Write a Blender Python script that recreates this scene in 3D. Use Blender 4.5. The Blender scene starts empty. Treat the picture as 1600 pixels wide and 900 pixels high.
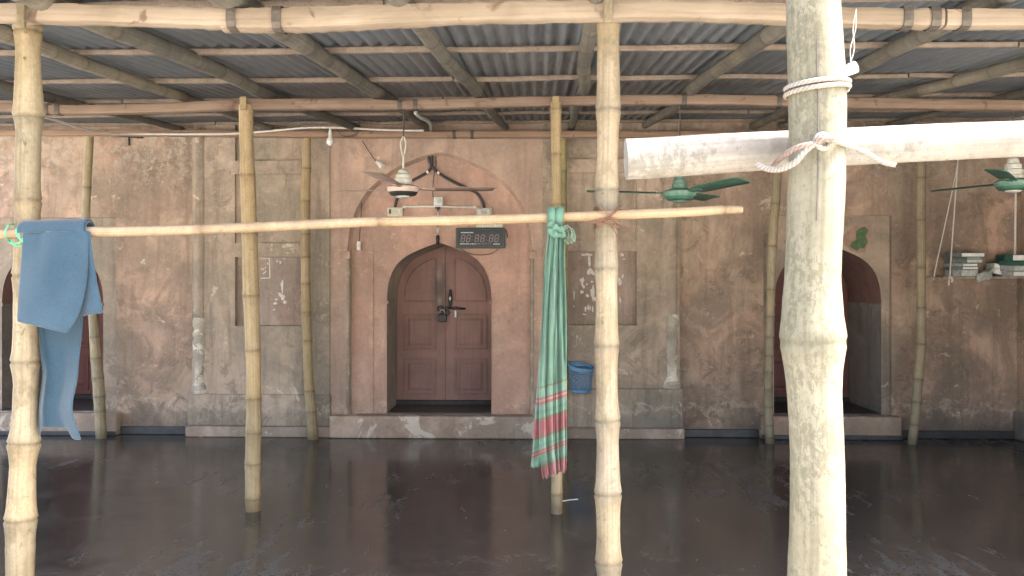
import bpy, bmesh, math, random
from mathutils import Vector, Matrix
from mathutils.geometry import tessellate_polygon
random.seed(7)
SC = bpy.context.scene
COL = SC.collection

# ------------------------------------------------------------------ camera
F = 1300.0                      # focal length in pixels of the 1600 x 900 photograph
YAW = math.atan(40.0 / F)
EYE = 1.6
cam = bpy.data.cameras.new('Camera')
cam.sensor_width = 36.0
cam.lens = 36.0 * F / 1600.0
cam.clip_start = 0.05
cam.clip_end = 2000.0
camo = bpy.data.objects.new('Camera', cam)
COL.objects.link(camo)
camo.location = (0, 0, EYE)
camo.rotation_euler = (math.radians(90), 0, YAW)
SC.camera = camo

# ------------------------------------------------------------------ sky, sun, exposure
SUN_EL, SUN_AZ = math.radians(58), math.radians(104)      # azimuth measured from +Y towards +X
world = bpy.data.worlds.new('World')
SC.world = world
world.use_nodes = True
wn = world.node_tree.nodes
wl = world.node_tree.links
wn.clear()
sky = wn.new('ShaderNodeTexSky')
sky.sky_type = 'NISHITA'
sky.sun_disc = False
sky.sun_elevation = SUN_EL
sky.sun_rotation = SUN_AZ
sky.air_density = 1.0
sky.dust_density = 6.0
sky.ozone_density = 0.6
bg = wn.new('ShaderNodeBackground')
bg.inputs['Strength'].default_value = 0.15
wo = wn.new('ShaderNodeOutputWorld')
wl.new(sky.outputs[0], bg.inputs['Color'])
wl.new(bg.outputs[0], wo.inputs['Surface'])
sun = bpy.data.lights.new('Sun', 'SUN')
sun.energy = 3.0
sun.angle = math.radians(4)
sun.color = (1.0, 0.95, 0.87)
suno = bpy.data.objects.new('Sun', sun)
COL.objects.link(suno)
sd = Vector((math.sin(SUN_AZ) * math.cos(SUN_EL), math.cos(SUN_AZ) * math.cos(SUN_EL), math.sin(SUN_EL)))
suno.rotation_euler = sd.to_track_quat('Z', 'Y').to_euler()
suno.location = sd * 30
SC.view_settings.view_transform = 'Standard'
SC.view_settings.look = 'None'
SC.view_settings.gamma = 1.0
SC.view_settings.use_curve_mapping = False
SC.view_settings.exposure = 3.05
SC.render.engine = 'CYCLES'
SC.cycles.use_denoising = True
SC.cycles.max_bounces = 10
SC.cycles.diffuse_bounces = 6
SC.cycles.glossy_bounces = 4
SC.cycles.sample_clamp_indirect = 8.0

# ------------------------------------------------------------------ helpers: measuring
def P(u, v, Y):
    """world point on the vertical plane y = Y that the photograph shows at pixel (u, v)"""
    a, b = (u - 800.0) / F, (450.0 - v) / F
    dx = -math.sin(YAW) + a * math.cos(YAW)
    dy = math.cos(YAW) + a * math.sin(YAW)
    t = Y / dy
    return Vector((dx * t, Y, EYE + b * t))
def PX(u, Y): return P(u, 450, Y).x
def PZ(v, Y, u=840): return P(u, v, Y).z
SLOPE, Z0 = 0.107, 2.2894
def roof_z(Y): return Z0 + SLOPE * Y
def PR(u, v, off):
    """point on the roof plane (raised by off) seen at pixel (u, v)"""
    a, b = (u - 800.0) / F, (450.0 - v) / F
    dx = -math.sin(YAW) + a * math.cos(YAW)
    dy = math.cos(YAW) + a * math.sin(YAW)
    t = (Z0 + off - EYE) / (b - SLOPE * dy)
    return Vector((dx * t, dy * t, EYE + b * t))

# ------------------------------------------------------------------ helpers: tagging, meshes
def tag(o, label=None, cat=None, group=None, kind=None):
    if label: o['label'] = label
    if cat: o['category'] = cat
    if group: o['group'] = group
    if kind: o['kind'] = kind
    return o
def empty(name, loc=(0, 0, 0)):
    o = bpy.data.objects.new(name, None)
    o.empty_display_size = 0.1
    o.location = loc
    COL.objects.link(o)
    return o
class MB:
    def __init__(s): s.v = []; s.f = []; s.uv = []; s.node = {}
    def add(s, vs, fs, uvs=None):
        n = len(s.v)
        s.v += [Vector(p) for p in vs]
        for i, f in enumerate(fs):
            s.f.append([n + k for k in f])
            s.uv.append(uvs[i] if uvs else None)
        return n
    def box(s, x0, x1, y0, y1, z0, z1):
        s.add([(x0,y0,z0),(x1,y0,z0),(x1,y1,z0),(x0,y1,z0),(x0,y0,z1),(x1,y0,z1),(x1,y1,z1),(x0,y1,z1)],
              [(0,3,2,1),(4,5,6,7),(0,1,5,4),(1,2,6,5),(2,3,7,6),(3,0,4,7)])
        return s
    def obox(s, c, ax, ay, az):
        c, ax, ay, az = Vector(c), Vector(ax), Vector(ay), Vector(az)
        q = [c + sx*ax + sy*ay + sz*az for sz in (-1,1) for sx, sy in ((-1,-1),(1,-1),(1,1),(-1,1))]
        s.add(q, [(0,3,2,1),(4,5,6,7),(0,1,5,4),(1,2,6,5),(2,3,7,6),(3,0,4,7)])
        return s
    def tube(s, pts, rad, n=10, cap=True, uv=True, squash=1.0, sq=2.0, node=None, seg=None):
        pts = [Vector(p) for p in pts]
        if not hasattr(rad, '__len__'): rad = [rad] * len(pts)
        t = [(pts[min(i+1, len(pts)-1)] - pts[max(i-1, 0)]).normalized() for i in range(len(pts))]
        ref = Vector((0, 0, 1)) if abs(t[0].z) < 0.9 else Vector((0, -1, 0))
        a = t[0].cross(ref).normalized()
        base = len(s.v); L = 0.0; rows = []
        for i, p in enumerate(pts):
            if i: L += (p - pts[i-1]).length
            a = (a - t[i] * a.dot(t[i])).normalized()
            b = t[i].cross(a)
            for k in range(n):
                th = 2 * math.pi * k / n
                cx, sx = math.cos(th), math.sin(th)
                m = 1.0
                if sq != 2.0: m = (abs(cx)**sq + abs(sx)**sq) ** (-1.0/sq)
                s.v.append(p + (a * cx + b * sx * squash) * rad[i] * m)
                if node is not None: s.node[len(s.v)-1] = (node[i], seg[i] if seg else 0.5)
            rows.append(L)
        for i in range(len(pts)-1):
            for k in range(n):
                k2 = (k+1) % n
                s.f.append([base+i*n+k, base+i*n+k2, base+(i+1)*n+k2, base+(i+1)*n+k])
                s.uv.append([(k/n, rows[i]), ((k+1)/n, rows[i]), ((k+1)/n, rows[i+1]), (k/n, rows[i+1])])
        if cap:
            s.f.append([base+k for k in range(n)][::-1]); s.uv.append([(0.5+.1*math.cos(k), rows[0]) for k in range(n)])
            e = base + (len(pts)-1)*n
            s.f.append([e+k for k in range(n)]); s.uv.append([(0.5+.1*math.cos(k), rows[-1]) for k in range(n)])
        return s
    def lathe(s, c, prof, n=20, axis=None):
        """profile of (radius, height) turned about the vertical through c"""
        c = Vector(c); base = len(s.v)
        for r, h in prof:
            for k in range(n):
                th = 2*math.pi*k/n
                s.v.append(c + Vector((r*math.cos(th), r*math.sin(th), h)))
        for i in range(len(prof)-1):
            for k in range(n):
                k2 = (k+1) % n
                s.f.append([base+i*n+k, base+i*n+k2, base+(i+1)*n+k2, base+(i+1)*n+k]); s.uv.append(None)
        s.f.append([base+k for k in range(n)][::-1]); s.uv.append(None)
        e = base+(len(prof)-1)*n
        s.f.append([e+k for k in range(n)]); s.uv.append(None)
        return s
    def slab(s, outer, holes, y, dout=0.0, dholes=()):
        """wall face in the plane y seen from -y, with holes; loops of (x, z); edges run back by the given depths"""
        loops = [outer] + list(holes)
        flat = [p for l in loops for p in l]
        tris = tessellate_polygon([[Vector((p[0], p[1], 0)) for p in l] for l in loops])
        fs = []
        for a, b, c in tris:
            A, B, C = flat[a], flat[b], flat[c]
            ar = (B[0]-A[0])*(C[1]-A[1]) - (C[0]-A[0])*(B[1]-A[1])
            fs.append((a, b, c) if ar > 0 else (a, c, b))
        s.add([(p[0], y, p[1]) for p in flat], fs)
        for l, d in zip(loops, [dout] + list(dholes)):
            if d: s.strip(l, y, y + d, True)
        return s
    def strip(s, loop, y0, y1, closed=False):
        n = len(loop)
        s.add([(p[0], y0, p[1]) for p in loop] + [(p[0], y1, p[1]) for p in loop],
              [(i, (i+1) % n, n+(i+1) % n, n+i) for i in range(n if closed else n-1)])
        return s
    def strip2(s, la, lb, y0, y1):
        n = len(la)
        s.add([(p[0], y0, p[1]) for p in la] + [(p[0], y1, p[1]) for p in lb], [(i, i+1, n+i+1, n+i) for i in range(n-1)])
        return s
    def grid(s, rows, uvrows=None):
        """rows of points, each the same length"""
        m = len(rows[0]); base = len(s.v)
        for r in rows: s.v += [Vector(p) for p in r]
        for i in range(len(rows)-1):
            for k in range(m-1):
                s.f.append([base+i*m+k, base+i*m+k+1, base+(i+1)*m+k+1, base+(i+1)*m+k])
                s.uv.append([uvrows[i][k], uvrows[i][k+1], uvrows[i+1][k+1], uvrows[i+1][k]] if uvrows else None)
        return s
    def build(s, name, mat, parent=None, smooth=False, bevel=0.0, solid=0.0, sub=0, origin=None):
        me = bpy.data.meshes.new(name)
        off = Vector(origin) if origin is not None else Vector((0, 0, 0))
        me.from_pydata([tuple(p - off) for p in s.v], [], s.f)
        if any(u is not None for u in s.uv):
            uvl = me.uv_layers.new(name='UVMap')
            i = 0
            for f, u in zip(s.f, s.uv):
                for k in range(len(f)):
                    uvl.data[i].uv = u[k] if u else (0, 0)
                    i += 1
        if s.node:
            at = me.attributes.new('node', 'FLOAT', 'POINT')
            a2 = me.attributes.new('seg', 'FLOAT', 'POINT')
            for k, (w, w2) in s.node.items(): at.data[k].value = w; a2.data[k].value = w2
        if smooth:
            me.polygons.foreach_set('use_smooth', [True] * len(me.polygons))
            if smooth != 'all':
                try: me.set_sharp_from_angle(angle=math.radians(smooth if smooth is not True else 40))
                except Exception: pass
        me.materials.append(MAT[mat] if isinstance(mat, str) else mat)
        o = bpy.data.objects.new(name, me)
        o.location = off
        COL.objects.link(o)
        if parent:
            o.parent = parent
            if parent.type == 'EMPTY' or True:
                pl = Vector((0, 0, 0)); q = parent
                while q: pl += q.location; q = q.parent
                o.location = off - pl
        if solid:
            md = o.modifiers.new('Solidify', 'SOLIDIFY'); md.thickness = solid; md.offset = 0
        if bevel:
            md = o.modifiers.new('Bevel', 'BEVEL'); md.width = bevel; md.segments = 2; md.limit_method = 'ANGLE'
        if sub:
            md = o.modifiers.new('Subsurf', 'SUBSURF'); md.levels = sub; md.render_levels = sub
        return o
def crom(pts, n):
    """Catmull-Rom resampling of tuples"""
    pts = [tuple(p) for p in pts]
    if len(pts) < 3:
        return [tuple(a + (b-a)*i/n for a, b in zip(pts[0], pts[1])) for i in range(n+1)]
    out = []
    m = len(pts) - 1
    for i in range(n+1):
        x = i * m / n
        k = min(int(x), m-1); t = x - k
        p0, p1, p2, p3 = pts[max(k-1,0)], pts[k], pts[k+1], pts[min(k+2,m)]
        out.append(tuple(0.5*((2*b) + (-a+c)*t + (2*a-5*b+4*c-d)*t*t + (-a+3*b-3*c+d)*t*t*t) for a, b, c, d in zip(p0,p1,p2,p3)))
    return out
def lerp_table(tab, x):
    if x <= tab[0][0]: return tab[0][1:]
    for a, b in zip(tab, tab[1:]):
        if x <= b[0]:
            t = (x - a[0]) / (b[0] - a[0])
            return tuple(p + (q-p)*t for p, q in zip(a[1:], b[1:]))
    return tab[-1][1:]

# ------------------------------------------------------------------ materials
MAT = {}
class NT:
    def __init__(s, name):
        s.m = bpy.data.materials.new(name); s.m.use_nodes = True
        s.t = s.m.node_tree; s.n = s.t.nodes; s.l = s.t.links
        s.b = s.n['Principled BSDF']
        MAT[name] = s.m
    def new(s, t, **kw):
        q = s.n.new(t)
        for k, v in kw.items(): setattr(q, k, v)
        return q
    def put(s, sock, val):
        if hasattr(val, 'is_output') or isinstance(val, bpy.types.NodeSocket): s.l.new(val, sock)
        elif isinstance(val, (tuple, list)): sock.default_value = tuple(val) + ((1,) if len(val) == 3 and len(sock.default_value) == 4 else ())
        else: sock.default_value = val
    def pos(s): return s.new('ShaderNodeNewGeometry').outputs['Position']
    def obj(s): return s.new('ShaderNodeTexCoord').outputs['Object']
    def uv(s): return s.new('ShaderNodeTexCoord').outputs['UV']
    def map(s, vec, scale=(1,1,1), rot=(0,0,0), loc=(0,0,0)):
        q = s.new('ShaderNodeMapping'); s.l.new(vec, q.inputs['Vector'])
        q.inputs['Scale'].default_value = scale; q.inputs['Rotation'].default_value = rot; q.inputs['Location'].default_value = loc
        return q.outputs[0]
    def noise(s, vec, scale, detail=6, rough=0.6, dist=0.0, color=False):
        q = s.new('ShaderNodeTexNoise'); s.l.new(vec, q.inputs['Vector'])
        q.inputs['Scale'].default_value = scale; q.inputs['Detail'].default_value = detail
        q.inputs['Roughness'].default_value = rough; q.inputs['Distortion'].default_value = dist
        return q.outputs['Color' if color else 'Fac']
    def ramp(s, fac, stops, interp='LINEAR'):
        q = s.new('ShaderNodeValToRGB'); s.l.new(fac, q.inputs[0])
        r = q.color_ramp; r.interpolation = interp
        while len(r.elements) < len(stops): r.elements.new(0.5)
        for e, (p, c) in zip(r.elements, stops):
            e.position = p
            e.color = (c, c, c, 1) if isinstance(c, (int, float)) else tuple(c) + (1,)
        return q.outputs[0]
    def mix(s, fac, a, b, mode='MIX'):
        q = s.new('ShaderNodeMix', data_type='RGBA', blend_type=mode)
        s.put(q.inputs[0], fac); s.put(q.inputs[6], a); s.put(q.inputs[7], b)
        return q.outputs[2]
    def math(s, op, a, b=0.0, c=None):
        q = s.new('ShaderNodeMath', operation=op)
        s.put(q.inputs[0], a); s.put(q.inputs[1], b)
        if c is not None: s.put(q.inputs[2], c)
        return q.outputs[0]
    def sep(s, vec):
        q = s.new('ShaderNodeSeparateXYZ'); s.l.new(vec, q.inputs[0]); return q.outputs
    def bump(s, h, strength=0.3, dist=0.01):
        q = s.new('ShaderNodeBump'); s.l.new(h, q.inputs['Height'])
        q.inputs['Strength'].default_value = strength; q.inputs['Distance'].default_value = dist
        s.l.new(q.outputs[0], s.b.inputs['Normal'])
    def fin(s, col=None, rough=None, metal=None, spec=None):
        if col is not None: s.put(s.b.inputs['Base Color'], col)
        if rough is not None: s.put(s.b.inputs['Roughness'], rough)
        if metal is not None: s.put(s.b.inputs['Metallic'], metal)
        if spec is not None: s.put(s.b.inputs['Specular IOR Level'], spec)
        return s.m

def simple(name, col, rough=0.6, metal=0.0, var=0.15, scale=12.0, bump=0.0, spec=None):
    t = NT(name); p = t.obj()
    n = t.noise(p, scale, 5, 0.6)
    f = t.ramp(n, [(0.3, 1-var), (0.7, 1+var)])
    c = t.mix(1.0, col, f, 'MULTIPLY')
    if bump: t.bump(t.noise(p, scale*4, 4), bump, 0.004)
    return t.fin(c, rough, metal, spec)

def plaster(name, main, dark, light, flake=0.62, grime=0.5, white_top=0.0, damp=0.35, streak=0.3, seed=0.0, k=1.82):
    main, dark, light = [[c*k for c in q] for q in (main, dark, light)]
    t = NT(name); p0 = t.pos(); p = t.map(p0, loc=(seed, seed*0.7, seed*1.3))
    n1 = t.noise(p, 0.9, 6, 0.6, 0.4)
    n2 = t.noise(p, 3.3, 12, 0.70, 0.5)
    n3 = t.noise(p, 30, 7, 0.75)
    n4 = t.noise(p, 4.2, 12, 0.74, 0.8)
    n5 = t.noise(t.map(p, scale=(5.5, 5.5, 0.5)), 1.4, 9, 0.68)
    n7 = t.noise(p, 1.9, 13, 0.70, 0.9)
    n8 = t.noise(t.map(p, loc=(5.1, 2.2, 7.7)), 15, 9, 0.75, 0.6)
    c = t.mix(t.ramp(n7, [(0.42, 0), (0.49, 0.6), (0.62, 1)]), main, dark)
    # broad soft stains, pale and dark
    n9 = t.noise(t.map(p, loc=(3.3, 8.1, 2.2), scale=(1, 1, 0.8)), 1.15, 8, 0.62, 0.7)
    c = t.mix(t.math('MULTIPLY', t.ramp(n9, [(0.50, 0), (0.60, 1)]), 0.7), c, [light[0]*0.86, light[1]*0.80, light[2]*0.78])
    c = t.mix(t.math('MULTIPLY', t.ramp(n1, [(0.44, 0), (0.58, 1)]), 0.6), c, [dark[0]*0.78, dark[1]*0.86, dark[2]*0.88])
    # drip marks
    c = t.mix(t.math('MULTIPLY', t.ramp(n5, [(0.50, 0), (0.64, 1)]), streak), c, [x*0.55 for x in dark])
    # torn edges where a coat of limewash has come away
    gate = t.ramp(t.noise(t.map(p, loc=(1.7, 9.2, 3.3)), 1.3, 4, 0.6), [(0.45, 0.0), (0.58, 1)])
    c = t.mix(t.math('MULTIPLY', t.math('MULTIPLY', t.ramp(n4, [(0.53, 0), (0.56, 1)]), gate), grime), c, [x*0.66 for x in dark])
    c = t.mix(t.math('MULTIPLY', t.ramp(n8, [(0.57, 0), (0.62, 1)]), t.math('MULTIPLY', t.ramp(n9, [(0.36, 0.9), (0.5, 0.0)]), 0.55)), c, light)
    c = t.mix(t.ramp(n2, [(flake, 0), (flake+0.03, 0.8)]), c, light)
    z = t.sep(p0)[2]
    n6 = t.noise(p, 12, 10, 0.78, 0.5)
    if white_top:
        zt = t.ramp(t.math('MULTIPLY_ADD', z, 1/4.0, 0), [(0.64, 0), (0.80, 1)])
        c = t.mix(t.math('MULTIPLY', t.math('MULTIPLY', t.ramp(n6, [(0.49, 0), (0.58, 1)]), zt), white_top), c, (0.44, 0.40, 0.34))
    # rising damp: an uneven tide line near the floor
    zz = t.math('ADD', z, t.math('MULTIPLY', t.math('SUBTRACT', n2, 0.5), 0.9))
    low = t.ramp(zz, [(0.10, 1), (0.34, 0)])
    c = t.mix(t.math('MULTIPLY', low, damp), c, (0.10, 0.085, 0.07))
    tide = t.ramp(zz, [(0.27, 0), (0.33, 0.55), (0.36, 0.0), (0.42, 0)])
    c = t.mix(t.math('MULTIPLY', tide, t.ramp(n6, [(0.4, 0), (0.55, 1)])), c, light)
    c = t.mix(1.0, c, t.ramp(n3, [(0.25, 0.84), (0.5, 1.0), (0.78, 1.12)]), 'MULTIPLY')
    h = t.math('ADD', t.math('MULTIPLY', n2, 1.0), t.math('ADD', t.math('MULTIPLY', n3, 0.35), t.math('MULTIPLY', n4, 0.6)))
    t.bump(h, 0.4, 0.03)
    t.fin(c, 0.9, 0, 0.2)
plaster('plaster_side', (0.278, 0.190, 0.140), (0.150, 0.112, 0.086), (0.34, 0.28, 0.215), 0.62, 0.6, 0.8, 0.5, 0.40, 3.1)
plaster('plaster_centre', (0.275, 0.194, 0.150), (0.220, 0.155, 0.122), (0.35, 0.275, 0.22), 0.68, 0.40, 0.1, 0.45, 0.35, 9.7)
plaster('plaster_recess', (0.285, 0.182, 0.140), (0.232, 0.150, 0.117), (0.35, 0.26, 0.205), 0.69, 0.45, 0.0, 0.45, 0.30, 13.3)
plaster('plaster_pilaster', (0.230, 0.180, 0.136), (0.153, 0.126, 0.098), (0.32, 0.27, 0.215), 0.62, 0.55, 0.25, 0.12, 0.5, 17.2)
plaster('plaster_plinth', (0.265, 0.185, 0.136), (0.200, 0.148, 0.112), (0.38, 0.32, 0.265), 0.58, 0.4, 0.0, 0.1, 0.25, 23.0)
plaster('plaster_step', (0.26, 0.180, 0.132), (0.195, 0.142, 0.107), (0.37, 0.315, 0.255), 0.56, 0.45, 0.0, 0.1, 0.1, 31.0)
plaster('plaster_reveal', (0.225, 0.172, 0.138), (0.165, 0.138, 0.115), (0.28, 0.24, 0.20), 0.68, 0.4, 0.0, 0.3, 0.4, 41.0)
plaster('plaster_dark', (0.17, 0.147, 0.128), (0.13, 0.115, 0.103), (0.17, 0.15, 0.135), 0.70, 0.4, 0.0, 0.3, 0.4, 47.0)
plaster('plaster_niche', (0.205, 0.150, 0.118), (0.158, 0.120, 0.097), (0.29, 0.255, 0.22), 0.66, 0.4, 0.0, 0.0, 0.4, 53.0)
plaster('plaster_column', (0.34, 0.31, 0.255), (0.19, 0.158, 0.125), (0.42, 0.39, 0.335), 0.54, 0.8, 0.0, 0.0, 0.4, 61.0)

def paintwood(name, base, worn, seed, stain=False):
    t = NT(name); p = t.map(t.pos(), loc=(seed, 0, seed))
    n1 = t.noise(p, 2.2, 7, 0.65); n2 = t.noise(t.map(p, scale=(30, 30, 2.0)), 1.0, 6, 0.6); n3 = t.noise(p, 9, 9, 0.7, 0.5)
    c = t.mix(t.ramp(n1, [(0.35, 0), (0.65, 1)]), base, [x*0.72 for x in base])
    c = t.mix(t.math('MULTIPLY', t.ramp(n2, [(0.5, 0), (0.75, 1)]), 0.45), c, [x*0.5 for x in base])
    c = t.mix(t.math('MULTIPLY', t.ramp(n3, [(0.63, 0), (0.70, 1)]), 0.6), c, worn)
    if stain:
        for (u, v, r, amt, colr) in ((688, 447, 0.30, 0.75, (0.085, 0.075, 0.068)), (690, 490, 0.22, 0.6, (0.09, 0.075, 0.066)), (686, 428, 0.10, 0.55, (0.34, 0.29, 0.25)), (687, 470, 0.07, 0.5, (0.36, 0.31, 0.26))):
            q = t.new('ShaderNodeVectorMath', operation='SUBTRACT'); t.l.new(t.pos(), q.inputs[0]); q.inputs[1].default_value = P(u, v, 9.6)
            q2 = t.new('ShaderNodeVectorMath', operation='LENGTH'); t.l.new(t.map(q.outputs[0], scale=(2.0, 0.3, 0.9)), q2.inputs[0])
            dd_ = t.math('ADD', q2.outputs['Value'], t.math('MULTIPLY', t.math('SUBTRACT', n3, 0.5), r*1.1))
            c = t.mix(t.math('MULTIPLY', t.ramp(t.math('DIVIDE', dd_, r), [(0.25, 1), (1.0, 0)]), amt), c, colr)
    t.bump(t.math('ADD', n2, t.math('MULTIPLY', n3, 0.5)), 0.25, 0.006)
    t.fin(c, 0.62, 0, 0.3)
paintwood('door_wood', (0.31, 0.182, 0.152), (0.27, 0.225, 0.19), 2.0, True)
paintwood('door_wood_side', (0.20, 0.085, 0.072), (0.20, 0.13, 0.11), 5.0)
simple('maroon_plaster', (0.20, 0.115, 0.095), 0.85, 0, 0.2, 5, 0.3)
simple('grime', (0.055, 0.048, 0.044), 0.9, 0, 0.3, 20)

def bamboo_mat(name, pale, tan, dark, lichen=0.0, lichen_col=(0.20, 0.21, 0.10), spots=0.25, rough=0.45, lthr=0.55, k=0.74, lscale=6):
    pale, tan, dark, lichen_col = [[c*k for c in q] for q in (pale, tan, dark, lichen_col)]
    t = NT(name); uv = t.uv(); p = t.pos()
    fib = t.noise(t.map(uv, scale=(26, 1.2, 1)), 1.0, 5, 0.6)
    blo = t.noise(p, 3.0, 7, 0.65, 0.3)
    fine = t.noise(p, 22, 8, 0.7, 0.6)
    pat = t.noise(t.map(p, scale=(1.4, 1.4, 0.8)), lscale, 11, 0.78, 0.4)
    c = t.mix(t.ramp(blo, [(0.35, 0), (0.65, 1)]), pale, tan)
    c = t.mix(1.0, c, t.ramp(fib, [(0.3, 0.70), (0.5, 1.0), (0.7, 1.12)]), 'MULTIPLY')
    mid = t.noise(t.map(p, scale=(1, 1, 0.45), loc=(2.0, 5.0, 1.0)), 11, 9, 0.72, 0.5)
    c = t.mix(t.math('MULTIPLY', t.ramp(mid, [(0.50, 0), (0.60, 1)]), spots), c, [x*0.55 + y*0.45 for x, y in zip(dark, tan)])
    c = t.mix(t.math('MULTIPLY', t.ramp(mid, [(0.36, 1), (0.44, 0)]), 0.35), c, [min(1.0, x*1.2 + 0.03) for x in pale])
    c = t.mix(t.math('MULTIPLY', t.ramp(fine, [(0.60, 0), (0.68, 1)]), spots*1.3), c, dark)
    grn = t.noise(p, 70, 6, 0.7)
    c = t.mix(1.0, c, t.ramp(grn, [(0.3, 0.86), (0.7, 1.12)]), 'MULTIPLY')
    if lichen and lscale > 18:
        big = t.noise(p, 7, 5, 0.6)
        pat = t.math('ADD', pat, t.math('MULTIPLY', t.math('SUBTRACT', big, 0.5), 0.55))
    if lichen:
        c = t.mix(t.math('MULTIPLY', t.ramp(pat, [(lthr, 0), (lthr+0.05, 1)]), lichen), c, lichen_col)
    sg = t.new('ShaderNodeAttribute', attribute_name='seg', attribute_type='GEOMETRY').outputs['Fac']
    c = t.mix(1.0, c, t.ramp(sg, [(0.0, (0.80, 0.81, 0.80)), (0.5, (1.0, 1.0, 1.0)), (1.0, (1.10, 1.06, 0.98))]), 'MULTIPLY')
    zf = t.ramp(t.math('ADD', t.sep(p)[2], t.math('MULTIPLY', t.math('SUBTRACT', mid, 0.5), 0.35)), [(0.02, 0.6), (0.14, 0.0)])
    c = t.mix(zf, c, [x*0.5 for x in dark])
    at = t.new('ShaderNodeAttribute', attribute_name='node', attribute_type='GEOMETRY').outputs['Fac']
    brk = t.ramp(t.noise(p, 40, 4), [(0.3, 0.4), (0.6, 1)])
    c = t.mix(t.math('MULTIPLY', t.math('MULTIPLY', at, brk), 0.75), c, dark)
    t.bump(t.math('ADD', t.math('MULTIPLY', fib, 0.5), t.math('MULTIPLY', fine, 0.5)), 0.2, 0.004)
    t.fin(c, rough + 0.15, 0, 0.22)
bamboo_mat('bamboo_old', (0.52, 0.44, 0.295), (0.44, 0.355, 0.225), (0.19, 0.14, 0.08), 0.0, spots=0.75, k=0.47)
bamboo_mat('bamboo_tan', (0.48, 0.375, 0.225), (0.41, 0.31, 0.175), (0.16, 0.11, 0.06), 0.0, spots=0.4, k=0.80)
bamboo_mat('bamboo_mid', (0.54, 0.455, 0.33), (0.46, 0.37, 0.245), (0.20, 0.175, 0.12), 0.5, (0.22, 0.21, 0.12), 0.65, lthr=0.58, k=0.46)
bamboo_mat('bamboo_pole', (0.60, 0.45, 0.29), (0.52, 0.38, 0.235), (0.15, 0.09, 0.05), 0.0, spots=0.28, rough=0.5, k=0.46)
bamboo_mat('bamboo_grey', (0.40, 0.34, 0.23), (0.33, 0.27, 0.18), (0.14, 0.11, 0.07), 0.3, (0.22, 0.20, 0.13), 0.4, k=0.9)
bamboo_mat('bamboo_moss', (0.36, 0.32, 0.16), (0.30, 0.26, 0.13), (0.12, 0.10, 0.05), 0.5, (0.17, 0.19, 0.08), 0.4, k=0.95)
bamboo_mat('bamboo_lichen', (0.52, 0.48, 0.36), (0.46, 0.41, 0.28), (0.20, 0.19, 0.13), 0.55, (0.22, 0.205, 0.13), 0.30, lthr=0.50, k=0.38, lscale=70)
bamboo_mat('log_pale', (0.56, 0.53, 0.47), (0.48, 0.43, 0.37), (0.22, 0.19, 0.15), 0.6, (0.26, 0.24, 0.20), 0.4, lthr=0.54, k=0.40, lscale=45)
bamboo_mat('rafter_bamboo', (0.18, 0.168, 0.142), (0.13, 0.122, 0.105), (0.075, 0.065, 0.055), 0.0, spots=0.4, rough=0.7, k=1.0)
bamboo_mat('rafter_pale', (0.26, 0.235, 0.19), (0.20, 0.18, 0.145), (0.11, 0.10, 0.07), 0.0, spots=0.4, rough=0.7, k=1.0)
bamboo_mat('purlin_wood', (0.33, 0.265, 0.215), (0.26, 0.205, 0.165), (0.12, 0.09, 0.075), 0.0, spots=0.45, rough=0.75, k=1.0)

def timber(name, pale, tan, knot):
    t = NT(name); uv = t.uv(); p = t.pos()
    fib = t.noise(t.map(uv, scale=(14, 1.5, 1)), 1.0, 6, 0.6, 0.6)
    blo = t.noise(t.map(p, scale=(0.8, 2, 2)), 3.2, 6, 0.62, 0.8)
    kn = t.noise(p, 7.5, 4, 0.5, 1.2)
    c = t.mix(t.ramp(blo, [(0.36, 0), (0.64, 1)]), pale, tan)
    c = t.mix(t.ramp(kn, [(0.62, 0), (0.70, 0.8)]), c, knot)
    c = t.mix(1.0, c, t.ramp(fib, [(0.3, 0.75), (0.5, 1.0), (0.72, 1.15)]), 'MULTIPLY')
    t.bump(t.math('ADD', fib, kn), 0.3, 0.008)
    t.fin(c, 0.7, 0, 0.25)
timber('beam_timber', (0.27, 0.22, 0.168), (0.205, 0.163, 0.120), (0.11, 0.065, 0.045))
timber('beam_timber_red', (0.22, 0.160, 0.120), (0.178, 0.124, 0.090), (0.10, 0.06, 0.04))
timber('beam_timber_dull', (0.30, 0.20, 0.14), (0.24, 0.16, 0.11), (0.13, 0.09, 0.06))

def roofing():
    t = NT('roofing_metal'); p = t.pos()
    n1 = t.noise(p, 1.3, 6, 0.6); n2 = t.noise(t.map(p, scale=(1, 0.25, 1)), 9, 8, 0.7); n3 = t.noise(t.map(p, scale=(8, 0.6, 1)), 2.0, 6, 0.6)
    c = t.mix(t.ramp(n1, [(0.35, 0), (0.65, 1)]), (0.145, 0.170, 0.200), (0.195, 0.21, 0.225))
    c = t.mix(t.math('MULTIPLY', t.ramp(n2, [(0.55, 0), (0.68, 1)]), 0.45), c, (0.09, 0.09, 0.092))
    c = t.mix(t.math('MULTIPLY', t.ramp(n3, [(0.56, 0), (0.72, 1)]), 0.4), c, (0.235, 0.215, 0.195))
    rnd = t.new('ShaderNodeObjectInfo').outputs['Random']
    c = t.mix(1.0, c, t.ramp(rnd, [(0, 0.82), (1, 1.15)]), 'MULTIPLY')
    t.fin(c, t.ramp(n2, [(0.3, 0.38), (0.7, 0.6)]), 0.1, 0.5)
roofing()

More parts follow.
